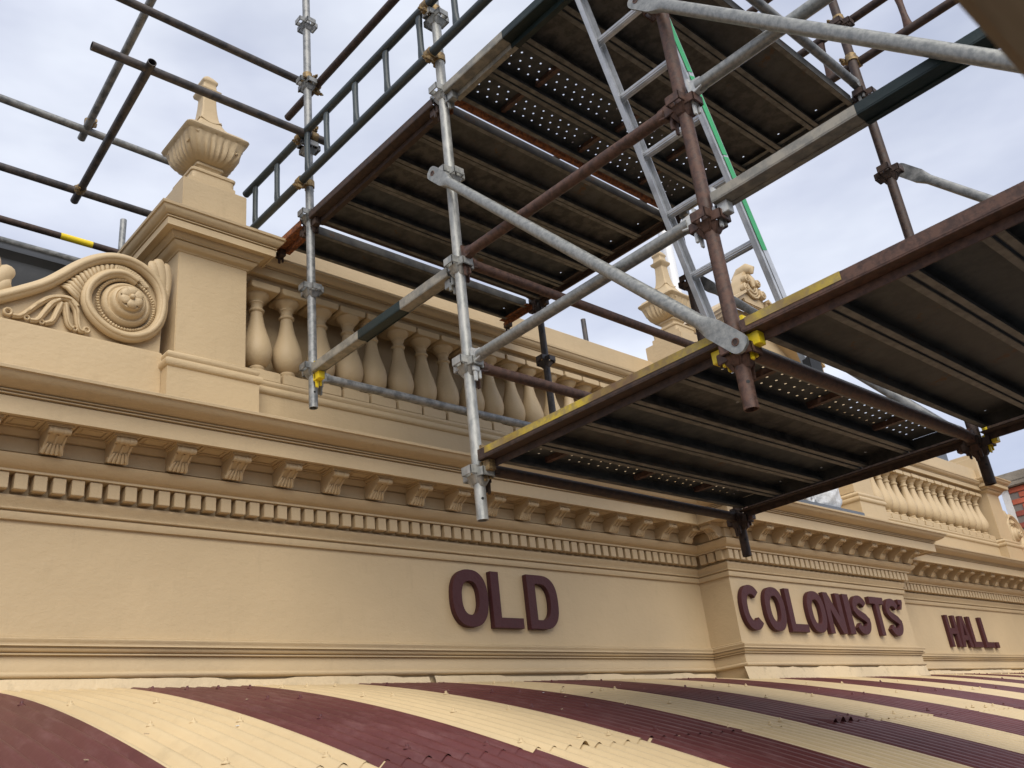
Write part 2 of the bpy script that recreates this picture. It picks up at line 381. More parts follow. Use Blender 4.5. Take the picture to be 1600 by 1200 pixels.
def glyph(ch):
    """polygons in unit box x 0..1 , z 0..1.25 ; height H=1.25"""
    H = 1.25; s = SW
    if ch == 'O': return [oval(.5, H / 2, .5, H / 2), oval(.5, H / 2, .5 - s, H / 2 - s)]
    if ch == 'L': return [[(0, 0), (.96, 0), (.96, .23), (s, .23), (s, H), (0, H)]]
    if ch == 'D':
        o1 = [(0, 0)] + oval(.42, H / 2, .56, H / 2, 24, 2.6, -90, 90) + [(0, H)]
        i1 = [(s, .21)] + oval(.40, H / 2, .32, H / 2 - .21, 24, 2.4, -90, 90) + [(s, H - .21)]
        return [o1, i1]
    if ch == 'C': 
        p = oval(.5, H / 2, .5 - s / 2, H / 2 - s / 2, 40, 2.3, 42, 318)
        return [stroke_poly(p, s)]
    if ch == 'N': return [[(0, 0), (s, 0), (s, .74), (1 - s, 0), (1, 0), (1, H), (1 - s, H), (1 - s, .52), (s, H), (0, H)]]
    if ch == 'I': return [[(0, 0), (.31, 0), (.31, H), (0, H)]]
    if ch == 'T': return [[(.5 - s / 2, 0), (.5 + s / 2, 0), (.5 + s / 2, H - .23), (1, H - .23), (1, H), (0, H), (0, H - .23), (.5 - s / 2, H - .23)]]
    if ch == 'H': return [[(0, 0), (s, 0), (s, .5), (1 - s, .5), (1 - s, 0), (1, 0), (1, H), (1 - s, H), (1 - s, .73), (s, .73), (s, H), (0, H)]]
    if ch == 'A': return [[(0, 0), (.26, 0), (.32, .27), (.68, .27), (.74, 0), (1, 0), (.66, H), (.34, H)], [(.37, .47), (.63, .47), (.5, .98)]]
    if ch == 'S':
        a = .5 - s / 2; q = H / 4 - s / 8 + .04
        p = oval(.5, H - s / 2 - q + .0, a, q, 20, 2.1, 25, 180)
        p += [(.17, H * .62), (.28, H * .55), (.5, H * .49), (.72, H * .43), (.83, H * .36)]
        p += [(x, z) for x, z in oval(.5, s / 2 + q, a, q, 20, 2.1, -180, 0)][::-1][0:18]
        return [stroke_poly(p, s)]
    if ch == "'": return [[(.02, -.0), (.16, 0), (.34, .30), (.34, .42), (0.0, .42), (0.0, .20), (.12, .20)]]
    if ch == '.': return [[(0, 0), (.3, 0), (.3, .24), (0, .24)]]
def letter(ch, x0, x1, y, z0, z1):
    cu = bpy.data.curves.new('letter', 'CURVE'); cu.dimensions = '2D'; cu.fill_mode = 'BOTH'
    sx, sz = (x1 - x0), (z1 - z0) / 1.25
    if ch in "I.'": sx = (x1 - x0) / (.31 if ch == 'I' else .34)
    for poly in glyph(ch):
        sp = cu.splines.new('POLY'); sp.points.add(len(poly) - 1); sp.use_cyclic_u = True
        for k, (a, c) in enumerate(poly): sp.points[k].co = (a * sx, c * sz, 0, 1)
    cu.extrude = 0.017; cu.bevel_depth = 0.003; cu.bevel_resolution = 1; cu.offset = -0.003
    tmp = bpy.data.objects.new('tmp', cu); COL.objects.link(tmp)
    me = bpy.data.meshes.new_from_object(tmp.evaluated_get(bpy.context.evaluated_depsgraph_get()))
    bpy.data.objects.remove(tmp); me.materials.clear(); me.materials.append(MATS['maroon_letter'])
    me.polygons.foreach_set('use_smooth', [True] * len(me.polygons)); me.set_sharp_from_angle(angle=R(35))
    ob = link('letter', me, hall, (x0, y - 0.0205, z0)); ob.rotation_euler = (R(90), 0, 0); ob['label'] = 'maroon raised letter ' + {"'": 'apostrophe', '.': 'full stop'}.get(ch, ch)
    return ob
for ch, a, c in (('O', 3.512, 3.796), ('L', 3.828, 4.091), ('D', 4.139, 4.416)): letter(ch, a, c, W, 0.878, 1.228)
for ch, a, c in (('C', 6.121, 6.40), ('O', 6.44, 6.72), ('L', 6.765, 7.04), ('O', 7.07, 7.35), ('N', 7.37, 7.65), ('I', 7.703, 7.80), ('S', 7.845, 8.115), ('T', 8.18, 8.45), ('S', 8.47, 8.74)): letter(ch, a, c, YB, 0.868, 1.216)
letter("'", 8.755, 8.84, YB, 1.12, 1.40)
for ch, a, c in (('H', 10.425, 10.67), ('A', 10.70, 10.975), ('L', 11.01, 11.26), ('L', 11.335, 11.59)): letter(ch, a, c, W, 0.842, 1.182)
letter('.', 11.64, 11.73, W, 0.842, 1.182)

# ---- piers
def sq(x0, x1, y0, y1):
    return lambda p: [(x0 - p, y0 - p), (x1 + p, y0 - p), (x1 + p, y1 + p), (x0 - p, y1 + p)]
CAP = [(-0.004, 2.905), (0.006, 2.908), (0.010, 2.916), (0.022, 2.922), (0.036, 2.932), (0.044, 2.944), (0.046, 2.948), (0.036, 2.950), (0.036, 2.954), (0.054, 2.955), (0.054, 2.962), (0.064, 2.970), (0.072, 2.980), (0.074, 2.990), (0.106, 2.990), (0.108, 2.984), (0.118, 2.984), (0.118, 3.026), (0.110, 3.028), (0.110, 3.032), (0.125, 3.033), (0.125, 3.038), (0.117, 3.040), (0.117, 3.044), (0.132, 3.046),
       (0.136, 3.050), (0.146, 3.058), (0.155, 3.070), (0.158, 3.082), (0.167, 3.084), (0.170, 3.098), (0.160, 3.103), (-0.02, 3.135)]
BASE = [(0.055, 1.84), (0.055, 2.163), (0.060, 2.165), (0.069, 2.174), (0.073, 2.188), (0.069, 2.203), (0.060, 2.212), (0.048, 2.215), (0.052, 2.221), (0.058, 2.230), (0.059, 2.240), (0.054, 2.252), (0.044, 2.259), (0.010, 2.262), (0.0, 2.275), (0.0, 2.28)]
def pier(xc, yf, depth=0.43, ped=True):
    x0, x1 = xc - 0.2055, xc + 0.2055
    q = MB(); q.ringsweep([(0, 2.26), (0, 2.92)], sq(x0, x1, yf, yf + depth)); p_ = q.build('pier', 'stucco', hall, bevel=0.004)
    MB().ringsweep(BASE, sq(x0, x1, yf, yf + depth)).build('base_moulding', 'stucco', p_, angle=50)
    MB().ringsweep(CAP, sq(x0, x1, yf, yf + depth)).build('cap', 'stucco', p_, angle=42)
    if ped:
        q = MB(); q.ringsweep([(0, 3.09), (0.0, 3.432), (-0.004, 3.436), (-0.05, 3.440), (-0.05, 3.498), (-0.055, 3.502)], sq(x0 + 0.012, x1 - 0.002, yf + 0.012, yf + depth - 0.012))
        q.build('pedestal', 'stucco', p_, bevel=0.003)
    return p_
pier(1.97, W); pier(6.305, YB); pier(8.755, YB); pier(13.21, W)

# ---- urns
def urn_obj(name, c, label):
    root = thing(name, label, 'urn', c, 'urns on the parapet piers')
    def rsq(h, e):
        def f(a, i, r_):
            cc, ss = math.cos(a), math.sin(a)
            return (abs(cc) ** (2 / e) * (1 if cc >= 0 else -1), abs(ss) ** (2 / e) * (1 if ss >= 0 else -1))
        return f
    n = 96
    def ringlist(rows):       # rows: (half, z, squareness e, flute)
        q = MB(); vs = []; k = len(rows)
        for (h, z, e, flt) in rows:
            for j in range(n):
                a = 2 * math.pi * (j + 0.5) / n; cc, ss = math.cos(a), math.sin(a)
                r_ = (abs(cc) ** e + abs(ss) ** e) ** (-1 / e)
                r_ *= h * (1 + flt * (abs(math.sin(a * 14)) - 0.6))
                vs.append((r_ * cc, r_ * ss, z))
        fs = []
        for i in range(k - 1):
            for j in range(n): fs.append((i * n + j, i * n + (j + 1) % n, (i + 1) * n + (j + 1) % n, (i + 1) * n + j))
        fs += [tuple(range(n - 1, -1, -1)), tuple(range((k - 1) * n, k * n))]
        q.add(vs, fs); return q
    ringlist([(0.135, 0, 20, 0), (0.135, 0.048, 20, 0), (0.142, 0.053, 20, 0), (0.144, 0.066, 20, 0), (0.137, 0.076, 20, 0), (0.100, 0.080, 20, 0), (0.094, 0.088, 20, 0), (0.080, 0.098, 20, 0), (0.073, 0.112, 20, 0), (0.072, 0.126, 20, 0), (0.078, 0.140, 20, 0), (0.087, 0.146, 18, 0), (0.088, 0.162, 14, 0), (0.070, 0.169, 8, 0), (0.06, 0.178, 5, 0)]).build('foot', 'stucco', root, angle=40)
    ringlist([(0.060, 0.162, 2.4, 0), (0.100, 0.167, 2.6, .06), (0.134, 0.184, 3.2, .12), (0.155, 0.210, 4.2, .13), (0.169, 0.245, 6, .12), (0.178, 0.293, 9, .08), (0.184, 0.318, 14, .04), (0.187, 0.328, 18, 0), (0.200, 0.335, 20, 0), (0.206, 0.350, 20, 0), (0.198, 0.362, 20, 0), (0.182, 0.368, 20, 0)]).build('bowl', 'stucco', root, angle=50)
    ringlist([(0.184, 0.360, 20, 0), (0.178, 0.384, 20, 0), (0.150, 0.402, 18, 0), (0.118, 0.432, 16, 0), (0.092, 0.470, 14, 0), (0.073, 0.512, 14, 0), (0.060, 0.556, 14, 0), (0.053, 0.60, 14, 0), (0.047, 0.66, 14, 0), (0.043, 0.74, 14, 0)]).build('spire', 'stucco', root, angle=45)
    ringlist([(0.044, 0.735, 14, 0), (0.050, 0.748, 14, 0), (0.066, 0.762, 16, 0), (0.070, 0.780, 16, 0), (0.056, 0.788, 14, 0), (0.046, 0.80, 14, 0), (0.043, 0.83, 14, 0), (0.042, 0.845, 14, 0), (0.050, 0.855, 14, 0), (0.052, 0.868, 10, 0), (0.036, 0.898, 5, 0), (0.014, 0.925, 3, 0), (0.004, 0.93, 2, 0)]).build('finial', 'stucco', root, angle=45)
    sw = MB()
    for k in range(4):
        ca, sa = math.cos(k * math.pi / 2), math.sin(k * math.pi / 2)
        pts = []
        for i in range(9):
            u = -0.066 + 0.132 * i / 8; z = 0.525 - 0.024 * math.cos(u / 0.062 * math.pi / 2); hh = 0.072 + 0.004 * math.cos(u / 0.062 * math.pi / 2)
            pts.append((ca * hh - sa * u, sa * hh + ca * u, z))
        sw.path(pts, 0.0055, 6)
        for (u, z, hh) in ((-0.11, 0.29, 0.168), (0.11, 0.29, 0.168), (-0.06, 0.262, 0.163), (0.06, 0.262, 0.163), (-0.13, 0.315, 0.178), (0.125, 0.26, 0.165)):
            sw.path([(ca * hh - sa * (u - .012), sa * hh + ca * (u - .012), z), (ca * (hh + .004) - sa * u, sa * (hh + .004) + ca * u, z - 0.008), (ca * hh - sa * (u + .014), sa * hh + ca * (u + .014), z + .003)], [0.003, 0.007, 0.003], 6)
    sw.build('swag', 'stucco', root)['kind'] = 'stuff'
    return root
urn_obj('urn', (1.985, 4.505, 3.50), 'large square urn on the pier beside the big scroll')
urn_obj('urn', (6.305, 4.235, 3.50), 'square urn seen between the scaffold brace and the ladder')

# ---- balustrades
BAL = [(0.050, 2.318), (0.064, 2.322), (0.068, 2.331), (0.064, 2.341), (0.052, 2.345), (0.044, 2.352), (0.047, 2.358), (0.049, 2.366), (0.045, 2.373), (0.041, 2.378), (0.050, 2.384), (0.070, 2.402), (0.084, 2.430), (0.0905, 2.464), (0.0905, 2.492), (0.085, 2.526), (0.075, 2.564), (0.063, 2.602), (0.052, 2.640), (0.044, 2.680), (0.039, 2.715), (0.0365, 2.738),
       (0.043, 2.742), (0.0475, 2.748), (0.0475, 2.754), (0.043, 2.760), (0.037, 2.764), (0.0365, 2.79), (0.041, 2.796), (0.045, 2.801), (0.043, 2.808), (0.048, 2.816), (0.060, 2.826), (0.071, 2.838), (0.077, 2.850), (0.078, 2.858)]
bal_mesh = MB().lathe(BAL, (0, 0, 0), 28).mesh('baluster', 'stucco', 40)
bb = MB()
bb.prism([(-0.094, 2.2545), (0.094, 2.2545), (0.094, 2.312), (0.082, 2.319), (-0.082, 2.319), (-0.094, 2.312)], lambda p: (p[0], -0.095, p[1]), lambda p: (p[0], 0.10, p[1]))
bb_mesh = bb.mesh('baluster_plinth', 'stucco', bevel=0.003)
ab = MB(); ab.prism([(-0.082, 2.856), (0.082, 2.856), (0.0945, 2.866), (0.0945, 2.9015), (-0.0945, 2.9015), (-0.0945, 2.866)], lambda p: (p[0], -0.093, p[1]), lambda p: (p[0], 0.10, p[1]))
ab_mesh = ab.mesh('abacus', 'stucco', bevel=0.003)
COPING = [(-0.35, 2.900), (-0.118, 2.900), (-0.116, 2.908), (-0.112, 2.913), (-0.104, 2.915), (-0.100, 2.923), (-0.092, 2.930), (-0.088, 2.938), (-0.088, 2.944), (-0.046, 2.944), (-0.044, 2.940), (-0.034, 2.940), (-0.034, 2.992), (-0.042, 2.994), (-0.042, 2.998), (-0.027, 2.999), (-0.027, 3.003), (-0.035, 3.005), (-0.035, 3.009), (-0.021, 3.010), (-0.016, 3.015), (-0.006, 3.022), (0.002, 3.034), (0.005, 3.046), (0.012, 3.047), (0.014, 3.062), (0.006, 3.066), (-0.052, 3.080), (-0.060, 3.084), (-0.060, 3.258), (-0.066, 3.264), (-0.35, 3.29)]
RAIL = [(-0.30, 1.84), (-0.045, 1.84), (-0.045, 2.163), (-0.038, 2.165), (-0.029, 2.173), (-0.025, 2.187), (-0.029, 2.202), (-0.038, 2.211), (-0.048, 2.214), (-0.044, 2.221), (-0.038, 2.230), (-0.037, 2.240), (-0.043, 2.250), (-0.052, 2.2545), (-0.30, 2.2545)]
def balustrade(x0, x1, first, n, st):
    q = MB(); q.box(x0, x1, 4.60, 4.66, 2.25, 2.91); root = q.build('balustrade', 'stucco', hall)
    pl = lambda p: [(x0, W - p), (x1, W - p)]
    MB().sweep(COPING, pl).build('coping', 'stucco', root, angle=42)
    MB().sweep(RAIL, pl).build('rail', 'stucco', root, angle=50)
    for i in range(n):
        x = first + st * i; yc = 4.445 + random.uniform(-.004, .004)
        a = link('baluster', bal_mesh, root, (x, yc, 0)); a.rotation_euler = (random.uniform(-.006, .006), random.uniform(-.006, .006), random.uniform(0, 6))
        link('baluster_plinth', bb_mesh, root, (x, yc, 0)); link('abacus', ab_mesh, root, (x, yc, 0))
balustrade(2.172, 6.09, 2.33, 18, 0.2048)
balustrade(8.97, 13.008, 9.07, 19, 0.2105)

# ---- parapet below the scrolls and the scroll ornament
pw = MB(); pw.ringsweep([(0, 1.84), (0, 2.262), (-0.012, 2.272)], sq(X_LEFT, 1.712, 4.322, 4.70)); pw.build('parapet', 'stucco', hall, bevel=0.004)
pw = MB(); pw.ringsweep([(0, 1.84), (0, 2.262), (-0.012, 2.272)], sq(13.47, X_RIGHT, 4.322, 4.70)); pw.build('parapet', 'stucco', hall, bevel=0.004)
def smooth(pts, k=5):
    out_ = []
    P = [pts[0]] + list(pts) + [pts[-1]]
    for i in range(1, len(P) - 2):
        for j in range(k):
            u = j / k
            out_.append(tuple(0.5 * ((2 * P[i][c]) + (-P[i - 1][c] + P[i + 1][c]) * u + (2 * P[i - 1][c] - 5 * P[i][c] + 4 * P[i + 1][c] - P[i + 2][c]) * u * u + (-P[i - 1][c] + 3 * P[i][c] - 3 * P[i + 1][c] + P[i + 2][c]) * u ** 3) for c in range(len(pts[0]))))
    out_.append(tuple(pts[-1])); return out_
SPIRAL = [(0.52, 2.14), (0.786, 2.298), (0.919, 2.379), (1.012, 2.438), (1.108, 2.506), (1.186, 2.583), (1.256, 2.658), (1.335, 2.722), (1.418, 2.762), (1.506, 2.772), (1.592, 2.747), (1.66, 2.692), (1.695, 2.618), (1.702, 2.535), (1.688, 2.451), (1.646, 2.379), (1.575, 2.330), (1.506, 2.317), (1.431, 2.334), (1.361, 2.38), (1.318, 2.439), (1.307, 2.502), (1.324, 2.566), (1.37, 2.628), (1.431, 2.667), (1.494, 2.677), (1.556, 2.652)]
def scroll():
    yf = 4.372
    root = MB()
    outline = smooth([(0.5, 2.272)] + [(0.52, 2.19)][:0] + [(0.60, 2.30), (0.786, 2.335), (0.919, 2.41), (1.012, 2.468), (1.108, 2.536), (1.186, 2.612), (1.256, 2.688), (1.335, 2.752), (1.418, 2.790), (1.506, 2.798), (1.60, 2.775), (1.68, 2.71), (1.72, 2.62), (1.728, 2.535), (1.715, 2.44), (1.71, 2.272)], 3)
    root.prism(outline, lambda p: (p[0], yf - 0.01, p[1]), lambda p: (p[0], yf + 0.16, p[1]))
    ro = root.build('scroll', 'stucco', hall)
    sp = smooth(SPIRAL[1:], 5); n = len(sp)
    q = MB(); q.path([(x, yf - 0.030 - 0.012 * i / n, z) for i, (x, z) in enumerate(sp)], [0.033 - 0.006 * i / n for i in range(n)], 14, 1.0, (0, 1, 0)); q.build('volute', 'stucco', ro, angle=60)
    q = MB(); q.path([(x, yf - 0.052 - 0.012 * i / n, z) for i, (x, z) in enumerate(sp)], [0.0175 - 0.004 * i / n for i in range(n)], 8, 1.0, (0, 1, 0)); q.build('volute_bead', 'stucco', ro, angle=60)
    q = MB()   # rope ring
    cx, cz = 1.512, 2.505
    for k in range(60):
        a = 2 * math.pi * k / 60; x, z = cx + 0.146 * math.cos(a), cz + 0.146 * math.sin(a); tx, tz = -math.sin(a + .5), math.cos(a + .5)
        q.path([(x - tx * 0.013, yf - 0.030, z - tz * 0.013), (x, yf - 0.042, z), (x + tx * 0.013, yf - 0.030, z + tz * 0.013)], [0.004, 0.009, 0.004], 6)
    q.build('rope_ring', 'stucco', ro, angle=60)
    q = MB()
    def disc(c, prof):
        vs = []; fs = []; m_ = 40
        for (r_, d_) in prof:
            for j in range(m_): vs.append((c[0] + r_ * math.cos(2 * math.pi * j / m_), yf - d_, c[1] + r_ * math.sin(2 * math.pi * j / m_)))
        for i in range(len(prof) - 1):
            for j in range(m_): fs.append((i * m_ + j, i * m_ + (j + 1) % m_, (i + 1) * m_ + (j + 1) % m_, (i + 1) * m_ + j))
        fs.append(tuple(range((len(prof) - 1) * m_, len(prof) * m_))); q.add(vs, fs)
    disc((1.512, 2.507), [(0.130, 0.0), (0.128, 0.030), (0.120, 0.048), (0.108, 0.056), (0.098, 0.052), (0.094, 0.056), (0.092, 0.070), (0.086, 0.084), (0.076, 0.090), (0.070, 0.086), (0.066, 0.09)])
    disc((1.510, 2.510), [(0.068, 0.06), (0.067, 0.10), (0.062, 0.112), (0.055, 0.114), (0.05, 0.112)])
    q.build('boss', 'stucco', ro, angle=50)
    q = MB(); fx, fz = 1.510, 2.512
    for k in range(6):
        a = math.pi / 6 + k * math.pi / 3; dx, dz = math.cos(a), math.sin(a)
        q.path([(fx + dx * 0.008, yf - 0.118, fz + dz * 0.008), (fx + dx * 0.022, yf - 0.122, fz + dz * 0.022), (fx + dx * 0.040, yf - 0.124, fz + dz * 0.040), (fx + dx * 0.056, yf - 0.119, fz + dz * 0.056), (fx + dx * 0.062, yf - 0.110, fz + dz * 0.062)], [0.008, 0.017, 0.026, 0.022, 0.006], 10, 0.24, (0, 1, 0))
    q.path([(fx, yf - 0.110, fz), (fx, yf - 0.134, fz), (fx, yf - 0.139, fz)], [0.014, 0.013, 0.006], 12); q.build('flower', 'stucco', ro, angle=60)
    q = MB(); hp = smooth([(1.237, 2.494), (1.262, 2.550), (1.306, 2.613), (1.356, 2.662), (1.423, 2.699), (1.492, 2.708), (1.56, 2.686), (1.612, 2.640)], 6); k = len(hp)
    for i in range(k - 1):
        f = i / k; r_ = 0.048 * (1 - f) ** 1.3 + 0.012
        (x, z), (x2, z2) = hp[i], hp[i + 1]; dx, dz = x2 - x, z2 - z; l_ = math.hypot(dx, dz); nx, nz_ = -dz / l_ + 0.35 * dx / l_, dx / l_ + .35 * dz / l_
        if i % 2 == 0 or f > .6:
            q.path([(x + nx * r_, yf - 0.012, z + nz_ * r_), (x + nx * r_ * .5, yf - 0.03 - r_ * .25, z + nz_ * r_ * .5), (x - nx * r_ * .5, yf - 0.03 - r_ * .25, z - nz_ * r_ * .5), (x - nx * r_, yf - 0.012, z - nz_ * r_)], [0.006, 0.0125, 0.0125, 0.006], 8)
    q.build('horn', 'stucco', ro, angle=60)
    stems = [[(1.27, 2.425), (1.24, 2.456), (1.197, 2.459), (1.141, 2.439), (1.093, 2.393), (1.048, 2.337), (1.017, 2.305), (0.985, 2.300)], [(1.188, 2.44), (1.154, 2.411), (1.127, 2.359), (1.097, 2.305), (1.065, 2.296)], [(1.197, 2.424), (1.183, 2.375), (1.163, 2.316), (1.132, 2.297)], [(1.216, 2.429), (1.226, 2.374), (1.241, 2.320), (1.262, 2.299)], [(1.241, 2.449), (1.271, 2.406), (1.282, 2.345), (1.296, 2.302), (1.315, 2.300)]]
    curls = [(0.964, 2.312, .017), (1.049, 2.304, .011), (1.118, 2.299, .010), (1.272, 2.303, .011), (1.328, 2.309, .014)]
    for st_, (cx_, cz_, cr) in zip(stems, curls):
        q = MB(); sm = smooth(st_, 5); k = len(sm)
        q.path([(x, yf - 0.026, z) for x, z in sm], [0.021 - 0.009 * i / k for i in range(k)], 8, 1.0, (0, 1, 0))
        q.path([(x, yf - 0.045 + .008 * i / k, z) for i, (x, z) in enumerate(sm)], [0.009 - .004 * i / k for i in range(k)], 6, 1.0, (0, 1, 0))
        ring = [(cx_ + cr * math.cos(a * math.pi / 8), yf - 0.03, cz_ + cr * math.sin(a * math.pi / 8)) for a in range(17)]
        q.path(ring, cr * 0.45, 8, 1.4, (0, 1, 0), cap=False); q.build('tendril', 'stucco', ro, angle=60)
    q = MB()
    for pts, rr in (([(1.69, 2.60), (1.66, 2.70), (1.635, 2.775), (1.645, 2.80)], 0.026), ([(1.705, 2.60), (1.69, 2.71), (1.668, 2.80), (1.66, 2.825)], 0.028), ([(1.722, 2.58), (1.722, 2.70), (1.708, 2.79), (1.70, 2.805)], 0.022), ([(1.70, 2.58), (1.68, 2.68), (1.64, 2.74), (1.62, 2.755)], .018)):
        sm = smooth(pts, 4); k = len(sm); q.path([(x, yf - 0.03 - 0.02 * math.sin(i / k * 3), z) for i, (x, z) in enumerate(sm)], [rr * (0.5 + math.sin(i / (k - 1) * 2.6) * .6) for i in range(k)], 8, .55, (0, 1, 0))
    q.build('acanthus_leaf', 'stucco', ro, angle=60)
    q = MB()
    for pts, rr in (([(0.86, 2.40), (0.90, 2.47), (0.94, 2.535), (0.953, 2.56)], 0.038), ([(0.86, 2.39), (0.915, 2.435), (0.945, 2.475), (0.957, 2.478)], 0.030), ([(0.80, 2.36), (0.85, 2.50), (0.87, 2.62)], .05)):
        sm = smooth(pts, 4); k = len(sm); q.path([(x, yf - 0.01 - 0.015 * math.sin(i / k * 3), z) for i, (x, z) in enumerate(sm)], [rr * (0.35 + math.sin(i / (k - 1) * 2.9) * .75) for i in range(k)], 8, .5, (0, 1, 0))
    q.build('crest_leaf', 'stucco', ro, angle=60)
    return ro
sl = scroll()
sr = copy_tree(sl, hall); sr.scale = (-1, 1, 1); sr.location = (15.18, 0, -0.11)

# ---- central gable between the inner piers
gb = MB(); gb.prism([(6.45, 1.88), (8.61, 1.88), (8.61, 3.58), (7.75, 4.12), (7.31, 4.12), (6.45, 3.58)], lambda p: (p[0], 4.20, p[1]), lambda p: (p[0], 4.42, p[1]))
gable = gb.build('gable', 'stucco', hall, bevel=0.006)
for s_ in (-1, 1):
    q = MB(); xa, xb = 7.53 + s_ * 1.06, 7.53 + s_ * 0.20
    for off, th, y0 in ((0.0, 0.05, 4.06), (0.052, 0.04, 4.02), (0.094, 0.03, 3.99)):
        q.hexa([(xa, y0, 3.55 + off), (xb, y0, 4.08 + off), (xb, 4.44, 4.08 + off), (xa, 4.44, 3.55 + off), (xa, y0, 3.55 + off + th), (xb, y0, 4.08 + off + th), (xb, 4.44, 4.08 + off + th), (xa, 4.44, 3.55 + off + th)])
    q.build('raking_cornice', 'stucco', gable)
# carved acroterion on the gable
ac = thing('carved_finial', 'carved scroll finial rising behind the rusty standard and ladder', 'finial', (7.53, 4.10, 4.10))
q = MB(); sil = smooth([(-0.17, 0), (-0.20, 0.10), (-0.16, 0.2), (-0.13, 0.28), (-0.07, 0.36), (0, 0.43), (0.07, 0.36), (0.13, 0.28), (0.16, 0.2), (0.20, 0.10), (0.17, 0)], 3)
q.prism(sil, lambda p: (p[0], -0.05, p[1]), lambda p: (p[0], 0.09, p[1])); q.build('body', 'stucco', ac, bevel=0.01)
q = MB(); q.path([(0, 0.10, 0.34), (0, 0.02, 0.415), (0, -0.05, 0.425), (0, -0.105, 0.39), (0, -0.10, 0.35)], [0.06, 0.07, 0.066, 0.045, 0.02], 12, .7, (1, 0, 0)); q.build('curl', 'stucco', ac, angle=60)
for sx, sz, rr in ((-0.10, 0.27, .045), (0.10, 0.27, .045), (-0.15, 0.15, .05), (0.15, 0.15, .05)):
    q = MB(); q.tube((sx, -0.05, sz), (sx, -0.085, sz), rr, 20)
    q.path([(sx + rr * .7 * math.cos(a * math.pi / 8), -0.09, sz + rr * .7 * math.sin(a * math.pi / 8)) for a in range(17)], rr * .22, 8)
    for k in range(6): q.path([(sx, -0.088, sz), (sx + rr * .45 * math.cos(k), -0.10, sz + rr * .45 * math.sin(k))], [rr * .12, rr * .22], 8)
    q.build('rosette', 'stucco', ac, angle=60)
q = MB()
for k in range(4):
    r_ = 0.05 + 0.028 * k; q.path([(r_ * math.cos(math.pi + a * math.pi / 12), -0.06 - .008 * (k % 2), 0.22 + r_ * math.sin(math.pi + a * math.pi / 12)) for a in range(13)], 0.013, 8)
q.path([(0, -0.055, 0.36), (0, -0.08, 0.28), (0, -0.085, 0.2)], [0.02, 0.035, 0.02], 8)
q.build('swag', 'stucco', ac, angle=60)['kind'] = 'stuff'

# slate slab and chalky carving on the break-front cornice
sb = MB().box(-0.62, 0.62, -0.10, 0.16, 0, 0.055).build('slate_slab', 'slate', None, (7.56, 3.90, 1.905), bevel=0.004)
tag(sb, 'blue grey slab lying on the cornice below the white carving', 'slab')
cv = thing('stone_carving', 'chalky white carved stone lump on the grey slab by the pier', 'carving', (7.74, 3.95, 1.962))
bm = bmesh.new(); bmesh.ops.create_icosphere(bm, subdivisions=4, radius=1.0)
rn = random.Random(5)
for v_ in bm.verts:
    x, y, z = v_.co; f = 1 + 0.10 * math.sin(7 * x + 2) * math.cos(6 * z) + 0.10 * math.sin(13 * y + 9 * z) * math.sin(11 * x) + 0.05 * rn.uniform(-1, 1)
    v_.co = Vector((x * 0.21 * f * (1.15 - .35 * z), y * 0.12 * f - 0.05 * z, max(-0.01 + 0.05 * max(0, 0.3 - x), (z + 0.62) * 0.20 * f)))
me = bpy.data.meshes.new('body'); bm.to_mesh(me); bm.free(); me.materials.append(MATS['chalk_white']); me.polygons.foreach_set('use_smooth', [True] * len(me.polygons))
link('body', me, cv)
q = MB(); q.path([(-0.30 + 0.055 * math.cos(a * math.pi / 8) * (1 - a / 40), -0.04, 0.07 + 0.055 * math.sin(a * math.pi / 8) * (1 - a / 40)) for a in range(26)], [0.026 - a * .0006 for a in range(26)], 8)
q.path([(-0.30, -0.03, 0.14), (-0.2, -0.05, 0.19), (-0.1, -0.06, 0.2)], [0.03, 0.035, 0.03], 8); q.build('curl', 'chalk_white', cv, angle=60)

# ------------------------------------------------------------------ awning
aw = thing('striped_awning', 'curved corrugated iron awning painted in cream and maroon stripes', 'awning', (0, 0, 0))
def az(y): d = 4.26 - y; return 0.545 - 0.16 * d - 0.042 * d * d
PITCH = 0.597 / 8
def sheet(x0, y_top, y_bot, dz, mat, nl, jit):
    q = MB(); nx = 8 * 8; rows = []
    for i in range(nl + 1):
        y = y_top + (y_bot - y_top) * i / nl; s_ = -0.16 - 0.084 * (4.26 - y)
        nrm = Vector((0, s_, 1)).normalized(); ny = -(-s_)
        row = []
        for j in range(nx + 4):
            x = x0 + 0.597 * j / nx; h = 0.0135 * math.cos(2 * math.pi * (x - x0) / PITCH + math.pi) + dz + jit * math.sin(x * 9 + y * 3)
            if i >= nl - 1 and nl == 26:
                for (xl, wl, hl) in ((4.25, 0.10, 0.020), (2.47, 0.05, 0.009)): h += hl * math.exp(-((x - xl) / wl) ** 4) * (1 if i == nl else 0.35)
            if i == nl: h += 0.003 * max(0, math.sin(x * 17 + x0 * 7) * math.sin(x * 5.3 + x0)) 
            row.append((x, y - 0.25 * h, az(y) + h))
        rows.append(row)
    w_ = len(rows[0]); q.add([p for r_ in rows for p in r_], [(i * w_ + j, (i + 1) * w_ + j, (i + 1) * w_ + j + 1, i * w_ + j + 1) for i in range(nl) for j in range(w_ - 1)])
    o_ = q.build('roof_sheet', mat, aw, angle=80); return o_
screw_m = {}
for mt in ('cream_sheet', 'maroon_sheet'):
    screw_m[mt] = MB().lathe([(0.013, 0), (0.013, 0.002), (0.009, 0.006), (0.006, 0.007), (0.0055, 0.014), (0.003, 0.016)], (0, 0, 0), 8)
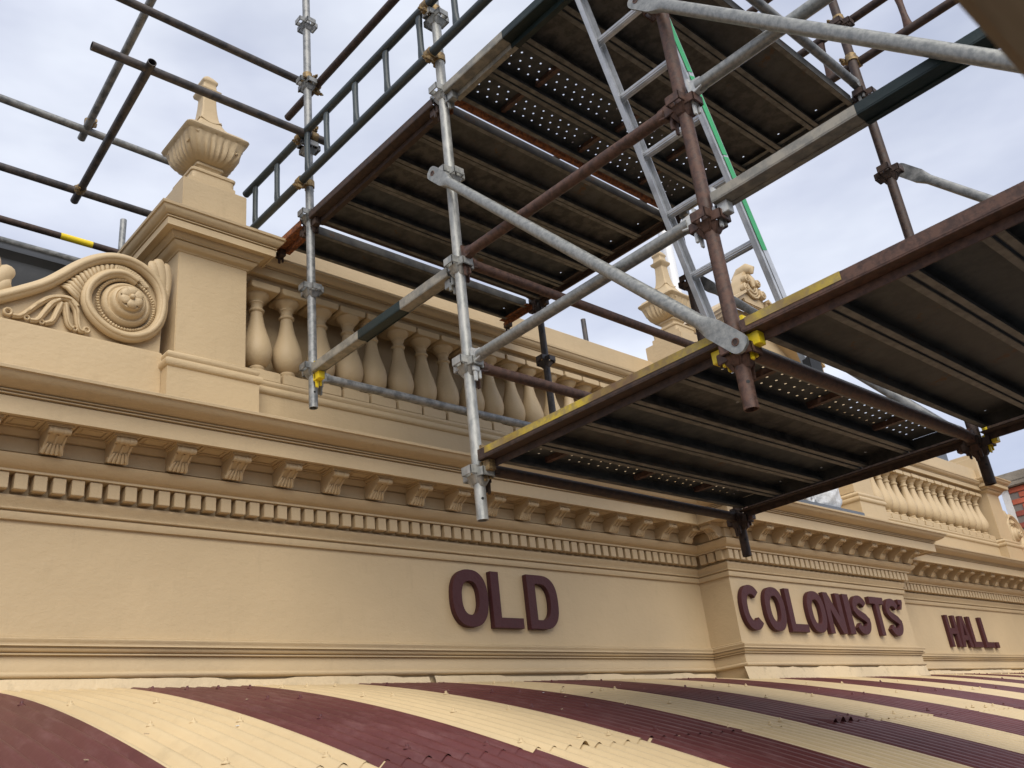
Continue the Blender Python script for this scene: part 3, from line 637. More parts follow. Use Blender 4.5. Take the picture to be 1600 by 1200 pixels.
for k in range(-2, 25):
    x0 = 1.0 + 0.597 * k; mat = 'cream_sheet' if k % 2 == 0 else 'maroon_sheet'
    yt = 4.268 if not (XB0 - 0.5 < x0 < XB1) else 4.2
    yt = 4.268
    lift = random.choice((0, 0.0008, 0.002))
    o1 = sheet(x0, 4.258 + random.uniform(-.006, .006), 2.34 + random.uniform(-.012, .012), 0.0016 + (0.001 if k % 2 else 0) + lift, mat, 26, 0.0012)
    o2 = sheet(x0, 2.50, 0.95, 0.0 + (0.001 if k % 2 else 0), mat, 22, 0.0012)
    q = MB()
    for yy in (4.02, 3.45, 2.95, 2.42):
        for c in range(0, 8, 2):
            if random.random() < 0.5: continue
            xx = x0 + PITCH * (c + 0.5 + (1 if yy in (3.45,) else 0)); y_ = yy + random.uniform(-.02, .02)
            if xx > x0 + 0.59: continue
            for (r_, z_) in ((0, 0),): pass
            base = Vector((xx, y_, az(y_) + 0.012 + lift)); o_ = len(q.v)
            s_ = screw_m[mat]; q.add([(p[0] + base.x, p[1] + base.y, p[2] + base.z) for p in s_.v], s_.f)
    sc2 = q.build('roof_screws', mat, o1); sc2['kind'] = 'stuff'
# scraps of leaf and grit caught on the sheets
q = MB(); rn = random.Random(11)
for i in range(70):
    xx, yy = rn.uniform(0.6, 6.5), rn.uniform(1.9, 4.2); ph = ((xx - 1.0) % PITCH) / PITCH
    z_ = az(yy) + 0.006 + 0.0135 * math.cos(2 * math.pi * ph + math.pi) ; a = rn.uniform(0, 6.3); r_ = rn.uniform(0.002, 0.008)
    q.cur = rn.choice((0, 0, 1, 2)); u = Vector((math.cos(a), math.sin(a), 0.1)) * r_; v2 = Vector((-math.sin(a), math.cos(a), -.2)) * r_ * rn.uniform(.25, .6)
    q.obox((xx, yy, z_ + .003), u, v2, (0, 0, 0.0012))
lt = q.build('leaf_litter', ['timber', 'chalk_white', 'maroon_sheet']); lt['kind'] = 'stuff'; tag(lt, 'scattered grit and leaf scraps caught on the corrugated awning', 'litter')

# ------------------------------------------------------------------ scaffold
XA, XBs = 2.37, 4.22
Y0, Y1, Y2, Y3 = 0.09, 1.366, 2.65, 3.91
Z0, DZ = 1.165, 0.495
TR = 0.02415
def cluster(q, x, y, z, s=1.0):
    """four folded V pressings round a standard"""
    for k, dzz in ((0, 0.0), (2, 0.0), (1, -0.012), (3, -0.012)):
        c, s_ = math.cos(k * math.pi / 2), math.sin(k * math.pi / 2)
        def P(a, b_, cz): return (x + c * a - s_ * b_, y + s_ * a + c * b_, z + dzz + cz)
        a0, a1 = 0.016, 0.066; hw = 0.031; th = 0.006
        for (p0, p1) in (((a0, hw), (a1, hw)), ((a0, -hw), (a1, -hw))):
            b0 = p0[1]; t_ = -th if b0 > 0 else th
            q.hexa([P(p0[0], b0, -0.012), P(p1[0], b0, -0.016), P(p1[0], b0 + t_, -0.016), P(p0[0], b0 + t_, -0.012), P(p0[0], b0, 0.026), P(p1[0], b0, 0.022), P(p1[0], b0 + t_, 0.022), P(p0[0], b0 + t_, 0.026)])
        q.hexa([P(a1 - th, -hw, -0.016), P(a1, -hw, -0.016), P(a1, hw, -0.016), P(a1 - th, hw, -0.016), P(a1 - th, -hw, 0.022), P(a1, -hw, 0.022), P(a1, hw, 0.022), P(a1 - th, hw, 0.022)])
        # tapered gusset below
        q.hexa([P(a0, -0.012, -0.052), P(a0 + 0.012, -0.012, -0.048), P(a0 + 0.012, 0.012, -0.048), P(a0, 0.012, -0.052), P(a0, -hw, -0.012), P(a1 - 0.02, -hw + .004, -0.014), P(a1 - 0.02, hw - .004, -0.014), P(a0, hw, -0.012)])
def standard(x, y, zb, zt, mat, label):
    o_ = thing('scaffold_standard', label, 'scaffold standard', (x, y, zb), 'upright scaffold standards')
    MB().tube((0, 0, 0), (0, 0, zt - zb), TR, 24, hollow=0.004).build('tube', mat, o_)
    k = 0
    while Z0 + DZ * k < zt - 0.05:
        z = Z0 + DZ * k
        if z > zb + 0.08:
            q = MB(); cluster(q, 0, 0, z - zb); q.build('pressing', mat, o_, angle=30, bevel=0.0025)
        k += 1
    # pin hole near the foot
    d_ = Vector((-x, -y, 0)).normalized(); d_ = (d_ + Vector((d_.y, -d_.x, 0)) * -.35).normalized()
    MB().tube(tuple(d_ * (TR - 0.003) + Vector((0, 0, 0.085))), tuple(d_ * (TR + 0.0006) + Vector((0, 0, 0.085))), 0.006, 12).build('pin_hole', 'black_rubber', o_)
    return o_
standard(XA, Y1, 0.97, 5.3, 'rusty', 'thick rusty brown standard crossing in front of the ladder')
standard(XA, Y2, 0.967, 5.3, 'galvanised_mottled', 'mottled galvanised standard ending above the word OLD')
standard(XA, Y3, 1.925, 5.4, 'grey_tube', 'galvanised standard in front of the balusters next to the pier')
standard(XBs, Y1, 0.975, 5.2, 'dark_rust', 'dark rusty standard crossing the sky at the right')
standard(XBs, Y2, 0.965, 4.74, 'dark_rust', 'rusty standard whose stub hangs over the COLONISTS frieze corner')
standard(XBs, Y3, 1.93, 4.2, 'dark_tube', 'dark standard in front of the far end of the balusters')

def wedge(q, x, y, z, dx, dy):
    """cast end with locking wedge hanging through a pressing; (dx,dy) points from the standard along the member"""
    d_ = Vector((dx, dy, 0)); n_ = Vector((-dy, dx, 0)); c = Vector((x, y, z)) + d_ * 0.048
    q.obox(c + Vector((0, 0, 0.012)), d_ * 0.006, n_ * 0.018, (0, 0, 0.045))
    q.hexa([tuple(c + d_ * a + n_ * b_ + Vector((0, 0, zz))) for a, b_, zz in ((-.006, -.012, -.078), (.002, -.012, -.078), (.002, .004, -.078), (-.006, .004, -.078), (-.008, -.02, .075), (.004, -.02, .075), (.004, .012, .075), (-.008, .012, .075))])
    q.obox(c + n_ * 0.018 + Vector((0, 0, -0.045)), d_ * 0.006, n_ * 0.006, (0, 0, 0.02))
def member(name, p0, p1, mat, label, cat, group, wmat=None, r=TR, ends=True):
    p0, p1 = Vector(p0), Vector(p1)
    o_ = thing(name, label, cat, tuple(p0), group); d = (p1 - p0); u = d.normalized()
    e = 0.075 if ends else 0
    MB().tube(tuple(u * e), tuple(d - u * e), r, 20, hollow=0.004).build('tube', mat, o_)
    if ends:
        for pp, sg in ((Vector((0, 0, 0)), 1), (d, -1)):
            q = MB(); wedge(q, pp.x, pp.y, pp.z - 0.03, u.x * sg, u.y * sg)
            q.hexa([tuple(pp + u * sg * a + Vector((-u.y, u.x, 0)) * b_ + Vector((0, 0, c))) for a, b_, c in ((.05, -.016, -.03), (.10, -.019, -.02), (.10, .019, -.02), (.05, .016, -.03), (.05, -.016, .032), (.10, -.019, .022), (.10, .019, .022), (.05, .016, .032))])
            q.build('wedge_end', wmat or mat, o_, bevel=0.002)
    return o_
G1 = 'ledger tubes running along the front'
ZL = lambda k: Z0 + DZ * k + 0.03
member('ledger', (XA, Y2, ZL(0) - .005), (XBs, Y2, ZL(0) - .02), 'dark_rust', 'dark ledger tube under the lower deck, nearest the cornice', 'ledger', G1)
member('ledger', (XA, Y2, ZL(1) - .03), (XBs, Y2, ZL(1) - .03), 'rusty', 'rusty ledger starting beside the galvanised tube end, over the balusters', 'ledger', G1)
member('ledger', (XA, Y2, ZL(2)), (XBs, Y2, ZL(2)), 'rusty', 'rusty ledger sloping from the middle standard down across the sky gap', 'ledger', G1)
member('ledger', (XA, Y2, ZL(4) - .03), (XBs, Y2, ZL(4) - .03), 'rust_orange', 'orange rusty ledger in the gap between the two upper decks', 'ledger', G1)
member('ledger', (XA, Y3, 2.115), (XBs, Y3, 2.115), 'grey_tube', 'thin grey ledger across the foot of the balusters', 'ledger', G1)
member('ledger', (XA, Y3, ZL(4) - .03), (XBs, Y3, ZL(4) - .03), 'dark_rust', 'dark rusty ledger under the upper deck close to the coping', 'ledger', G1)
member('ledger', (XA, Y1, ZL(0) - .01), (XBs, Y1, ZL(0) - .01), 'rusty', 'rusty ledger under the lower deck at the thick rusty standard', 'ledger', G1)
member('ledger', (XA, Y1, 3.20), (XBs, Y1, 3.20), 'grey_tube', 'grey ledger at the upper deck edge meeting the right standard', 'ledger', G1)
G2 = 'tubes running out from the front'
member('transom_tube', (XA, Y1, 1.69), (XA, Y2, 1.67), 'galvanised', 'pale galvanised tube from the middle standard up to the ladder', 'scaffold tube', G2, 'galvanised_bright')
member('transom_tube', (XA, Y1, 2.165), (XA, Y2, 2.185), 'rusty', 'smooth rusty tube crossing the ladder at mid height', 'scaffold tube', G2)
member('transom_tube', (XA, Y0, 2.17), (XA, Y1, 2.19), 'galvanised', 'shiny galvanised tube rising from the rusty standard to the top edge', 'scaffold tube', G2, 'galvanised_bright')

# diagonal braces with flattened, drilled ends
def brace(p0, p1, mat, label):
    p0, p1 = Vector(p0), Vector(p1); d = p1 - p0; L_ = d.length; u = d / L_; sx = Vector((1, 0, 0)); n_ = u.cross(sx).normalized()
    o_ = thing('diagonal_brace', label, 'diagonal brace', tuple(p0), 'diagonal braces')
    q = MB(); st = [(-.040, .35, .006, .7), (-.034, .66, .006, .8), (-.022, .92, .006, 1), (-.005, 1.0, .006, 1), (.085, 1.0, .006, 1), (.105, 1.0, .011, 1), (.165, 1.0, TR, 0), (L_ - .165, 1.0, TR, 0), (L_ - .105, 1.0, .011, 1), (L_ - .085, 1.0, .006, 1), (L_ + .005, 1.0, .006, 1), (L_ + .022, .92, .006, 1), (L_ + .034, .66, .006, .8), (L_ + .040, .35, .006, .7)]
    vs = []; n = 20
    for (s_, wf, th, fl_) in st:
        for j in range(n):
            a = 2 * math.pi * j / n; hw = (TR * (1.42 if fl_ else 1.0)) * wf
            cc, ss = math.cos(a), math.sin(a)
            vs.append(tuple(u * s_ + n_ * (hw * cc if not fl_ else hw * max(-1, min(1, cc * 1.25))) + sx * (th * ss if not fl_ else th * max(-1, min(1, ss * 2.2)))))
    fs = [(i * n + j, i * n + (j + 1) % n, (i + 1) * n + (j + 1) % n, (i + 1) * n + j) for i in range(len(st) - 1) for j in range(n)] + [tuple(range(n - 1, -1, -1)), tuple(range((len(st) - 1) * n, len(st) * n))]
    q.add(vs, fs); q.build('tube', mat, o_, angle=50)
    for s_ in (0.0, L_):
        c = u * s_; q = MB(); q.tube(tuple(c - sx * 0.0085), tuple(c + sx * 0.0085), 0.0135, 16, hollow=0.004); q.build('eyelet', 'rusty', o_)
        q = MB(); q.tube(tuple(c - sx * 0.0068), tuple(c + sx * 0.03), 0.0093, 12); q.build('bolt', 'dark_rust', o_)
    return o_
brace((XA - .062, 2.70, 2.665), (XA - .062, 1.33, 1.17), 'galvanised', 'long galvanised brace with flat drilled end above the yellow clip')
brace((XA - .062, 1.425, 2.675), (XA - .062, 0.02, 1.19), 'galvanised', 'near thick galvanised brace across the top right corner')
brace((XBs + .06, 1.32, 2.66), (XBs + .06, 0.04, 1.18), 'grey_tube', 'grey brace leaving the right standard down to the lower deck')
brace((XBs + .06, 2.62, 2.66), (XBs + .06, 1.39, 1.18), 'grey_tube', 'grey brace seen behind the rusty standard below the ladder rungs')

# transoms (steel angles)
def transom(x, y0, y1, z, mats, label, flip=1, lip=0.046, fl_=0.105, split=None, clips='rusty', clips0=None):
    o_ = thing('transom', label, 'transom', (x, (y0 + y1) / 2, z), 'angle transoms carrying the decks'); h = (y1 - y0) / 2 - 0.045
    xo = -0.036 * flip
    segs = [(-h, h, mats)] if not split else [(-h, split[0] - (y0 + y1) / 2, mats), (split[0] - (y0 + y1) / 2, split[1] - (y0 + y1) / 2, split[2]), (split[1] - (y0 + y1) / 2, h, mats)]
    q = MB(); q2 = None
    for a, b_, m_ in segs:
        t_ = MB()
        xs = sorted((xo, xo + 0.005 * flip)); t_.box(xs[0], xs[1], a, b_, 0.0052, lip)
        xs = sorted((xo, xo + fl_ * flip)); t_.box(xs[0], xs[1], a, b_, 0, 0.005)
        xs = sorted((xo + .052 * flip, xo + 0.057 * flip)); t_.box(xs[0], xs[1], a, b_, -0.03 if fl_ > .09 else -0.004, -0.0002)
        t_.build('angle', m_, o_, bevel=0.0012)
    for sg in (-1, 1):
        q = MB(); yy = sg * (h + 0.045); wedge(q, 0, yy, -0.005, 0, -sg)
        xs = sorted((xo + .018 * flip, xo + .055 * flip)); ys = sorted((sg * (h - 0.045), sg * (h + 0.014))); q.box(xs[0], xs[1], ys[0], ys[1], -0.045, -0.001)
        q.build('clip', clips if sg > 0 or not clips0 else clips0, o_, bevel=0.002)
    return o_
transom(XA, Y1, Y2, 1.200, 'dark_rust', 'lower deck transom with a worn yellow edge, left of the rusty standard', clips='brass_coupler', clips0='yellow_paint')
transom(XA, Y0, Y1, 1.204, 'rusty', 'lower deck transom partly yellow, right of the rusty standard', clips='yellow_paint', clips0='rusty')
transom(XBs, Y1, Y2, 1.190, 'dark_rust', 'dark transom at the far end of the lower deck over COLONISTS', -1, clips='rusty')
transom(XBs, Y0, Y1, 1.190, 'dark_rust', 'dark transom at the far right end of the lower deck', -1, clips='yellow_paint')
transom(XA, Y2, Y3, 3.088, 'dark_rust', 'rusty transom along the near edge of the upper deck by the lattice beam', clips='dark_rust')
transom(XA, Y1, Y2, 3.098, 'transom_grey', 'grey transom with a dark painted length at the top of the perforated deck', split=(1.55, 2.17, 'dark_green_paint'), clips='galvanised')
transom(XA, Y3, 4.31, 3.088, 'rust_orange', 'short orange rusty transom tucked behind the pier cap', clips='dark_rust')
transom(XBs, Y1, Y2, 3.128, 'transom_grey', 'weathered transom at the far end of the perforated deck', -1, clips='galvanised')
transom(XBs, Y2, Y3, 3.100, 'dark_rust', 'rusty transom at the far end of the upper deck above the coping', -1, clips='dark_rust')
transom(XBs, Y3, 4.30, 3.100, 'rust_orange', 'short orange rusty transom end resting over the far coping', -1, clips='dark_rust')
transom(XA, Y0, Y1, 1.694, 'transom_grey', 'long grey transom with a dark green length crossing the ladder foot and sky', split=(0.34, 0.79, 'dark_green_paint'), clips='galvanised_bright', lip=0.04, fl_=0.08)
transom(XA, Y2, Y3, 2.110, 'transom_grey', 'grey and dark green transom in front of the balusters with yellow clip', split=(3.06, 3.42, 'dark_green_paint'), clips='yellow_paint', clips0='galvanised', lip=0.05, fl_=0.06)
# worn yellow paint on the lower transom lips
def yellow_strip(y0, y1, z, nm):
    q = MB(); q.box(XA - 0.0375, XA - 0.0365, y0, y1, z + 0.008, z + 0.0455)
    return q
for tr in [o_ for o_ in COL.objects if o_.name.startswith('transom') and o_.get('label', '').startswith('lower deck transom')]:
    if 'left' in tr['label']: segs = [(1.42, 2.56)]
    else: segs = [(0.97, 1.30)]
    for a, b_ in segs:
        q = MB(); q.box(-0.0378, -0.0364, a - tr.location.y, b_ - tr.location.y, 0.018, 0.0462); q.build('yellow_paint', 'yellow_worn', tr)

# planks
PW, PH = 0.232, 0.056
PL = (XBs - XA) - 0.085
def plank_meshes(perf, mat):
    q = MB(); l2, w2 = PL / 2, PW / 2
    for sg in (-1, 1):
        ys = sorted((sg * w2, sg * (w2 - 0.003))); q.box(-l2, l2, ys[0], ys[1], 0, PH)
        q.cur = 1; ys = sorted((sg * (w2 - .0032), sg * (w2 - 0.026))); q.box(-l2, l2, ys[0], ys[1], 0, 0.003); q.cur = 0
        ys = sorted((sg * (w2 - .023), sg * (w2 - 0.026))); q.box(-l2, l2, ys[0], ys[1], 0.0032, 0.014)
    if not perf:
        hx, hy, hs = l2 - 0.055, w2 - 0.055, 0.0055
        for sgx in (-1, 1):
            xs = sorted((sgx * (hx - hs), sgx * (hx + hs)))
            q.box(xs[0], xs[1], -w2 + .0032, hy - hs, PH - 0.003, PH); q.box(xs[0], xs[1], hy + hs, w2 - .0032, PH - 0.003, PH)
            xs = sorted((sgx * (hx + hs), sgx * l2)); q.box(xs[0], xs[1], -w2 + .0032, w2 - .0032, PH - 0.003, PH)
        q.box(-hx + hs, hx - hs, -w2 + .0032, w2 - .0032, PH - 0.003, PH)
    else:
        zt = PH - 0.002; rows = 4; rh = 0.045; cw = 0.062; ya = -rows * rh / 2; hr = 0.0052
        q.box(-l2, l2, -w2 + .0032, ya, zt - .001, PH); q.box(-l2, l2, -ya, w2 - .0032, zt - .001, PH)
        vs = []; fs = []
        for r_ in range(rows):
            off = cw / 2 * (r_ % 2); yc = ya + rh * (r_ + .5); n = int((2 * l2 - 0.08 - cw) // cw); xs = -l2 + 0.04 + off
            q.add([(-l2, yc - rh / 2, zt), (xs, yc - rh / 2, zt), (xs, yc + rh / 2, zt), (-l2, yc + rh / 2, zt)], [(0, 1, 2, 3)])
            xe = xs + n * cw; q.add([(xe, yc - rh / 2, zt), (l2, yc - rh / 2, zt), (l2, yc + rh / 2, zt), (xe, yc + rh / 2, zt)], [(0, 1, 2, 3)])
            for i in range(n):
                xc = xs + cw * (i + .5); o_ = [(xc + cw / 2 * a, yc + rh / 2 * b_, zt) for a, b_ in ((1, 0), (1, 1), (0, 1), (-1, 1), (-1, 0), (-1, -1), (0, -1), (1, -1))]
                h_ = [(xc + hr * math.cos(j * math.pi / 4), yc + hr * math.sin(j * math.pi / 4), zt) for j in range(8)]
                q.add(o_ + h_, [(j, (j + 1) % 8, 8 + (j + 1) % 8, 8 + j) for j in range(8)])
    for sg in (-1, 1):      # end caps (with a light slot left beside them)
        xs = sorted((sg * l2, sg * (l2 - 0.003))); q.box(xs[0], xs[1], -w2 + .0035, w2 - .0035, 0.0, PH - .0035)
    return q.mesh('pan', [mat, 'plank_lip_lit'])
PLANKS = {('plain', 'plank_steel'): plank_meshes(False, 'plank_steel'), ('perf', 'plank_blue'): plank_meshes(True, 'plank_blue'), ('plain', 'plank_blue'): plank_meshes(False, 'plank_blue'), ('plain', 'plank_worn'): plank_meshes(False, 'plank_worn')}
stiff = MB().box(-0.012, 0.012, -PW / 2 + 0.027, PW / 2 - 0.027, 0.030, PH - 0.003).mesh('stiffener', 'rusty')
ordn = ['first', 'second', 'third', 'fourth', 'fifth']
def deck(y0, y1, z, kinds, where, group):
    n = len(kinds); st = (y1 - y0) / n
    for i, k in enumerate(kinds):
        y = y1 - st * (i + 0.5); mat = 'plank_blue' if (k == 'perf') else ('plank_steel', 'plank_worn', 'plank_steel', 'plank_worn', 'plank_blue')[(i * 3 + int(z * 7)) % 5]
        p_ = thing('scaffold_plank', '%s steel plank, %s from the hall, %s' % ({'perf': 'perforated', 'plain': 'plain'}[k], ordn[i], where), 'plank', ((XA + XBs) / 2 + random.uniform(-.004, .004), y, z + random.uniform(0, .004)), group)
        p_.rotation_euler = (random.uniform(-.006, .006), 0, random.uniform(-.0015, .0015))
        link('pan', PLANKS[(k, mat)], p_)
        for xx in ((-0.55, -0.02, 0.5) if k == 'perf' else (-0.3, 0.62)):
            if k == 'perf': link('stiffener', stiff, p_, (xx + random.uniform(-.05, .05), 0, 0))
deck(Y2 + 0.045, Y3 - 0.045, 3.0945, ['plain'] * 5, 'upper deck bay nearest the hall', 'planks of the upper deck')
deck(Y1 + 0.045, Y2 - 0.045, 3.1050, ['perf', 'perf', 'plain', 'plain', 'plain'], 'upper deck bay behind the ladder', 'planks of the upper deck')
deck(Y3 + 0.035, 4.255, 3.0945, ['plain'], 'narrow upper deck strip above the balustrade coping', 'planks of the upper deck')
deck(Y1 + 0.045, Y2 - 0.045, 1.2065, ['perf', 'plain', 'plain', 'plain', 'perf'], 'lower deck bay above the lettering', 'planks of the lower deck')
deck(Y0 + 0.02, Y1 - 0.045, 1.2105, ['plain'] * 5, 'lower deck bay at the right edge', 'planks of the lower deck')

# couplers
def coupler(parent, c, a_dir, b_off, mat='brass_coupler'):
    """band round the tube at c (direction a_dir) with a bolt and a second band displaced by b_off"""
    c = Vector(c); a = Vector(a_dir).normalized(); b_ = Vector(b_off); bn = b_.normalized(); t_ = a.cross(bn)
    q = MB(); q.tube(tuple(c - a * 0.022), tuple(c + a * 0.022), TR + 0.006, 18)
    o2 = c + b_; a2 = t_
    if abs(a2.z) < 0.5 and abs(a.z) < 0.5: a2 = Vector((0, 0, 1))
    q.tube(tuple(o2 - a2 * 0.022), tuple(o2 + a2 * 0.022), TR + 0.006, 18)
    q.obox(c + b_ / 2, bn * 0.016, a * 0.018, t_ * 0.018)
    for pp, ax, sd in ((c, t_, -bn), (o2, bn.cross(a2), bn)):
        e = pp + sd * 0.012 + ax * (TR + 0.016)
        q.obox(e, ax * 0.012, sd * 0.014, ax.cross(sd) * 0.014)
        q.tube(tuple(e - sd * 0.03), tuple(e + sd * 0.042), 0.0055, 8); q.tube(tuple(e + sd * 0.02), tuple(e + sd * 0.031), 0.0115, 6)
    q.build('coupler', mat, parent, bevel=0.001)
# lattice beams
def lattice(x, y0, y1, z0, z1, rungs, mat, rmat, label, cl):
    o_ = thing('lattice_beam', label, 'lattice beam', (x, y0, z0))
    for z in (z0, z1): MB().tube((0, 0, z - z0), (0, y1 - y0, z - z0), TR, 20, hollow=.004).build('chord', mat, o_)
    for y in rungs:
        q = MB(); h = z1 - z0; st = [(0.02, .026, .012), (0.05, .021, .017), (0.10, .0165, .0165), (h - .10, .0165, .0165), (h - .05, .021, .017), (h - .02, .026, .012)]
        vs = [(0 + tx * math.cos(2 * math.pi * j / 14), y - y0 + wy * math.sin(2 * math.pi * j / 14), zz) for zz, wy, tx in st for j in range(14)]
        q.add(vs, [(i * 14 + j, i * 14 + (j + 1) % 14, (i + 1) * 14 + (j + 1) % 14, (i + 1) * 14 + j) for i in range(5) for j in range(14)]); q.build('web', rmat, o_, angle=60)
    for (y, dx) in cl:
        for z in (z0, z1): coupler(o_, (0, y - y0, z - z0), (0, 1, 0), (dx, 0, 0))
    return o_
lattice(XA - 0.058, 0.6, 4.60, 3.366, 3.688, [4.47, 4.19, 3.90 - .07, 3.615, 3.314, 3.017, 2.717, 2.437, 2.14, 1.85], 'blue_green_tube', 'blue_green_tube', 'dark blue green lattice beam running from the pier to the top edge', [(Y3, .058), (Y2, .058)])
lattice(XBs + 0.058, 0.2, 3.0, 3.405, 3.685, [0.75, 1.06, 1.52, 1.85, 2.2], 'dark_rust', 'rusty', 'rusty lattice beam behind the top right braces', [(Y1, -.058)])
def rail_tube(p0, p1, mat, label, cps=(), group='loose tubes clamped with couplers'):
    p0, p1 = Vector(p0), Vector(p1)
    o_ = thing('scaffold_tube', label, 'scaffold tube', tuple(p0), group)
    MB().tube((0, 0, 0), tuple(p1 - p0), TR, 20, hollow=0.004).build('tube', mat, o_)
    for c, off in cps: coupler(o_, Vector(c) - p0, p1 - p0, off)
    return o_
rail_tube((XA + .058, 4.26, 4.14), (XA + .058, 1.0, 4.17), 'dark_rust', 'rusty guardrail tube passing behind the leftmost standard to the top edge', [((XA + .058, Y3, 4.143), (-.058, 0, 0))])
rail_tube((XBs + .058, 3.6, 4.20), (XBs + .058, 0.2, 4.20), 'dark_rust', 'rusty guardrail tube glimpsed above the perforated deck', [((XBs + .058, Y1, 4.20), (-.058, 0, 0))])
rail_tube((XBs + .0, Y1 - .058, 3.98), (2.4, Y1 - .058, 4.02), 'dark_rust', 'short dark tube behind the near brace at the top', [((XBs, Y1 - .058, 3.98), (0, .058, 0))])
rail_tube((0.2, Y3 + .058, 4.193), (2.40, Y3 + .058, 4.193), 'dark_tube', 'highest dark tube from the top edge to the leftmost standard', [((2.37, Y3 + .058, 4.193), (0, -.058, 0))])
rail_tube((1.075, Y3 - .058, 3.664), (2.45, Y3 - .058, 3.684), 'dark_tube', 'dark tube crossing in front of the urn tip', [((2.37, Y3 - .058, 3.683), (0, .058, 0))])
rail_tube((-0.3, 4.98, 4.075), (2.02, 4.98, 4.035), 'grey_tube', 'grey tube ending behind the urn bowl', [])
rail_tube((-0.3, 5.05, 3.625), (2.4, 5.05, 3.625), 'dark_tube', 'dark tube running behind the pier cap', [])
rail_tube((-0.3, 6.0, 3.89), (2.6, 6.0, 3.885), 'dark_rust', 'lowest dark tube with a yellow band behind the scroll', [])
for o_ in COL.objects:
    if o_.get('label', '').startswith('lowest dark tube'):
        MB().tube((1.90, 0, -0.003), (2.12, 0, -0.0035), TR + .0008, 20).build('yellow_band', 'yellow_paint', o_)
rail_tube((1.409, 5.06, 4.031), (1.408, 3.88, 4.341), 'grey_tube', 'mottled tube slanting across the two upper tubes at the left', [((1.421, 4.925, 4.082), (0, .045, .02))])
rail_tube((1.426, 5.13, 3.602), (1.363, 3.79, 3.667), 'dark_tube', 'dark slanting tube with an open end above the scroll', [((1.419, 5.0, 3.608), (0, .045, .02))])
rail_tube((2.06, 6.1, 3.2), (2.06, 6.1, 4.25), 'grey_tube', 'short upright tube end beside the pier cap', [])
rail_tube((5.62, 5.0, 2.9), (5.62, 5.0, 3.72), 'grey_tube', 'small pipe stub poking up behind the coping', [])
rail_tube((6.05, 5.05, 3.0), (6.05, 5.05, 4.0), 'dark_tube', 'dark upright pipe just left of the far urn', [])

# ------------------------------------------------------------------ ladder
lad = thing('ladder', 'aluminium ladder with a green striped stile leaning under the upper deck', 'ladder', (2.99, 1.60, 1.265))
YL, YR = 1.76, 1.434
def lx(z): return 3.40 - 0.328 * z - 2.99
def stile(y, sg):
    q = MB(); z0, z1 = 1.268, 3.075
    u = Vector((lx(z1) - lx(z0), 0, z1 - z0)); uu = u.normalized(); n_ = Vector((uu.z, 0, -uu.x))
    a = Vector((lx(z0), y - 1.60, z0 - 1.265)); c = a + u / 2
    q.obox(c, n_ * 0.031, Vector((0, 0.003, 0)), u / 2)
    for s_ in (-1, 1): q.obox(c + n_ * 0.028 * s_ - Vector((0, sg * 0.0115, 0)), n_ * 0.003, Vector((0, 0.0085, 0)), u / 2)
    q.obox(c + Vector((0, sg * 0.004, 0)), n_ * 0.012, Vector((0, 0.0012, 0)), u / 2)
    o_ = q.build('stile', 'aluminium', lad, bevel=0.0012)
    return o_, a, u, n_
s1, a1, u1, n1 = stile(YL, 1); s2, a2, u2, n2 = stile(YR, -1)
def stripe(y, f0, f1, off):
    q = MB(); c = a2 + u2 * (f0 + f1) / 2
    q.obox(c + n2 * 0.002 + Vector((0, -0.0060, 0)), n2 * 0.0175, Vector((0, 0.0006, 0)), u2 * (f1 - f0) / 2)
    q.build('green_stripe', 'green_paint', s2)
stripe(0, 0.26, 0.47, 0); stripe(0, 0.475, 0.66, 0); stripe(0, 0.67, 0.98, 0)
for y, sg in ((YL, 1), (YR, -1)):
    MB().box(lx(1.27) - 0.045, lx(1.27) + 0.045, y - 1.60 - 0.016, y - 1.60 + 0.016, 0.0, 0.05).build('foot', 'black_rubber', lad, bevel=0.004)
rg = MB(); n = 28; ln = (YL - YR) - 0.004
vs = []
for e in (-1, 1):
    for j in range(n):
        a = 2 * math.pi * j / n; r_ = 0.0165 * (1.0 + (0.06 if j % 2 else -0.03)); vs.append((r_ * math.cos(a), e * ln / 2, r_ * math.sin(a)))
rg.add(vs, [(j, (j + 1) % n, n + (j + 1) % n, n + j) for j in range(n)] + [tuple(range(n - 1, -1, -1)), tuple(range(n, 2 * n))])
rgm = rg.mesh('rung', 'aluminium', 20)
for z in (1.52, 1.78, 2.04, 2.30, 2.56, 2.82): link('rung', rgm, lad, (lx(z), (YL + YR) / 2 - 1.60, z - 1.265))

# ------------------------------------------------------------------ things behind and beside
fp = thing('flagpole', 'white tapered flagpole rising behind the urn and ladder', 'flagpole', (7.53, 4.93, 1.9))
MB().tube((0, 0, 0), (0, 0, 9.2), 0.08, 24, r1=0.045).build('pole', 'white_paint', fp)
MB().tube((-0.11, -0.05, 0.6), (-0.09, -0.05, 9.0), 0.004, 6).build('halyard', 'render_white', fp)
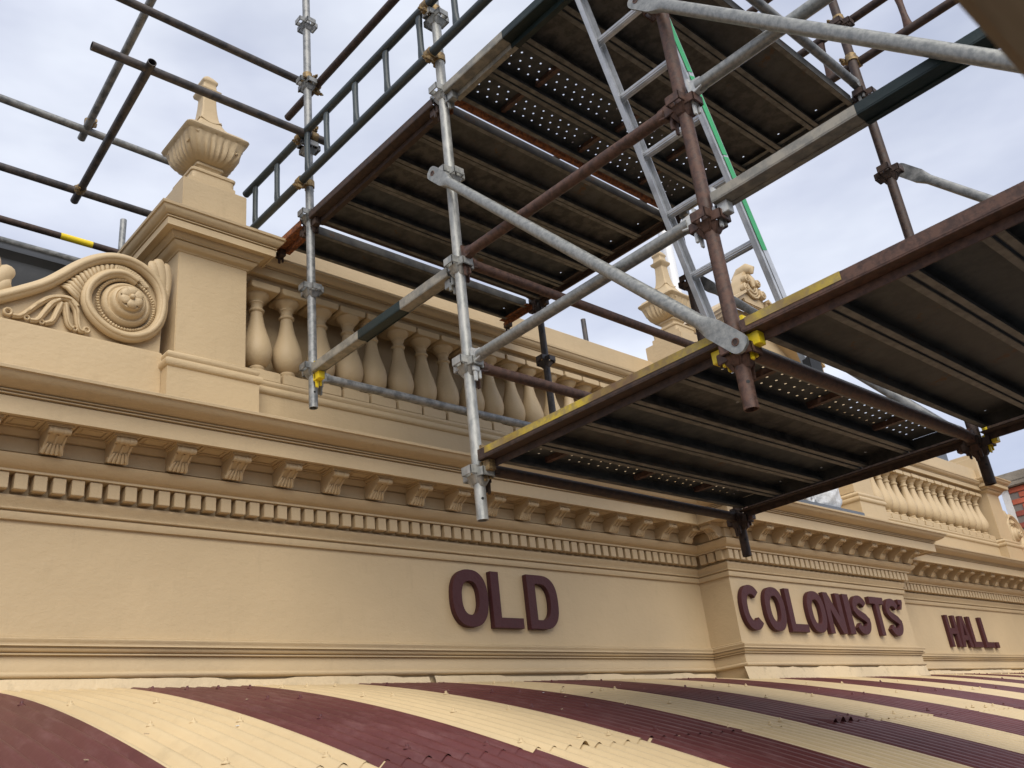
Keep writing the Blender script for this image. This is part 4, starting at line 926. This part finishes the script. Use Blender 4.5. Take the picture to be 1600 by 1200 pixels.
# dark roof behind the parapet
dr = thing('roof_gutter', 'dark metal roof edge and gutter showing behind the scroll', 'roof', (0, 5.3, 2.0))
q = MB(); prof = [(0.0, -0.3), (0.0, 1.02), (0.0, 1.10), (0.012, 1.16), (0.03, 1.19), (0.012, 1.22), (0.0, 1.235), (0.02, 1.275), (0.05, 1.31), (0.10, 1.335), (0.16, 1.345), (0.6, 1.30), (0.6, -0.3)]
q.prism(prof, lambda p: (-1.5, p[0], p[1]), lambda p: (1.72, p[0], p[1])); q.build('gutter', 'dark_roof', dr, angle=40)
MB().tube((-1.5, 0.06, 1.335), (1.72, 0.06, 1.325), 0.022, 12).build('capping', 'grey_tube', dr)
# dark ridge tile behind the right balustrade
q = MB(); q.box(-0.3, 0.25, -0.1, 0.3, 0, 0.16); q.box(-0.34, 0.16, -0.14, 0.34, 0.16, 0.20)
tag(q.build('chimney_slab', 'slate', None, (14.86, 5.5, 4.02), bevel=0.01), 'small dark slab corner above the far balustrade', 'slab')
# neighbouring brick building
bk = thing('brick_building', 'red brick neighbouring building with weathered concrete coping', 'building', (14.2, 4.4, -4.565))
q = MB(); q.box(0.012, 3.0, -2.2, 0.0, 0, 7.72); q.build('wall', 'mortar', bk)
MB().box(-0.004, 0.4, 0.0005, 0.10, 4.0, 7.71).build('render_strip', 'render_white', bk, bevel=0.004)
q = MB(); q.box(-0.07, 3.1, -2.25, 0.12, 7.722, 7.79); q.box(-0.045, 3.1, -2.22, 0.11, 7.791, 7.93); q.build('coping', 'concrete', bk, bevel=0.012)
bms = [MB().box(-0.004, 0.05, -0.115, 0.115, -0.037, 0.037).mesh('brick', 'brick%d' % i, bevel=0.004) for i in range(4)]
row = 0; z = 6.30
while z < 7.70:
    y = -0.12 - (0.12 if row % 2 else 0)
    while y > -1.5:
        link('brick', random.choice([bms[0], bms[1], bms[0], bms[1], bms[2], bms[0], bms[1], bms[3]]), bk, (random.uniform(-.002, .002), y, z)); y -= 0.24
    z += 0.086; row += 1
# timber board of the deck overhead, close to the lens
tb = MB().box(-0.7, 1.2, -0.26, 0.0, 0, 0.038).build('timber_board', 'timber', None, (0.6, 0.0735, 0.300), bevel=0.006)
tag(tb, 'brown out of focus timber board in the top right corner', 'board')
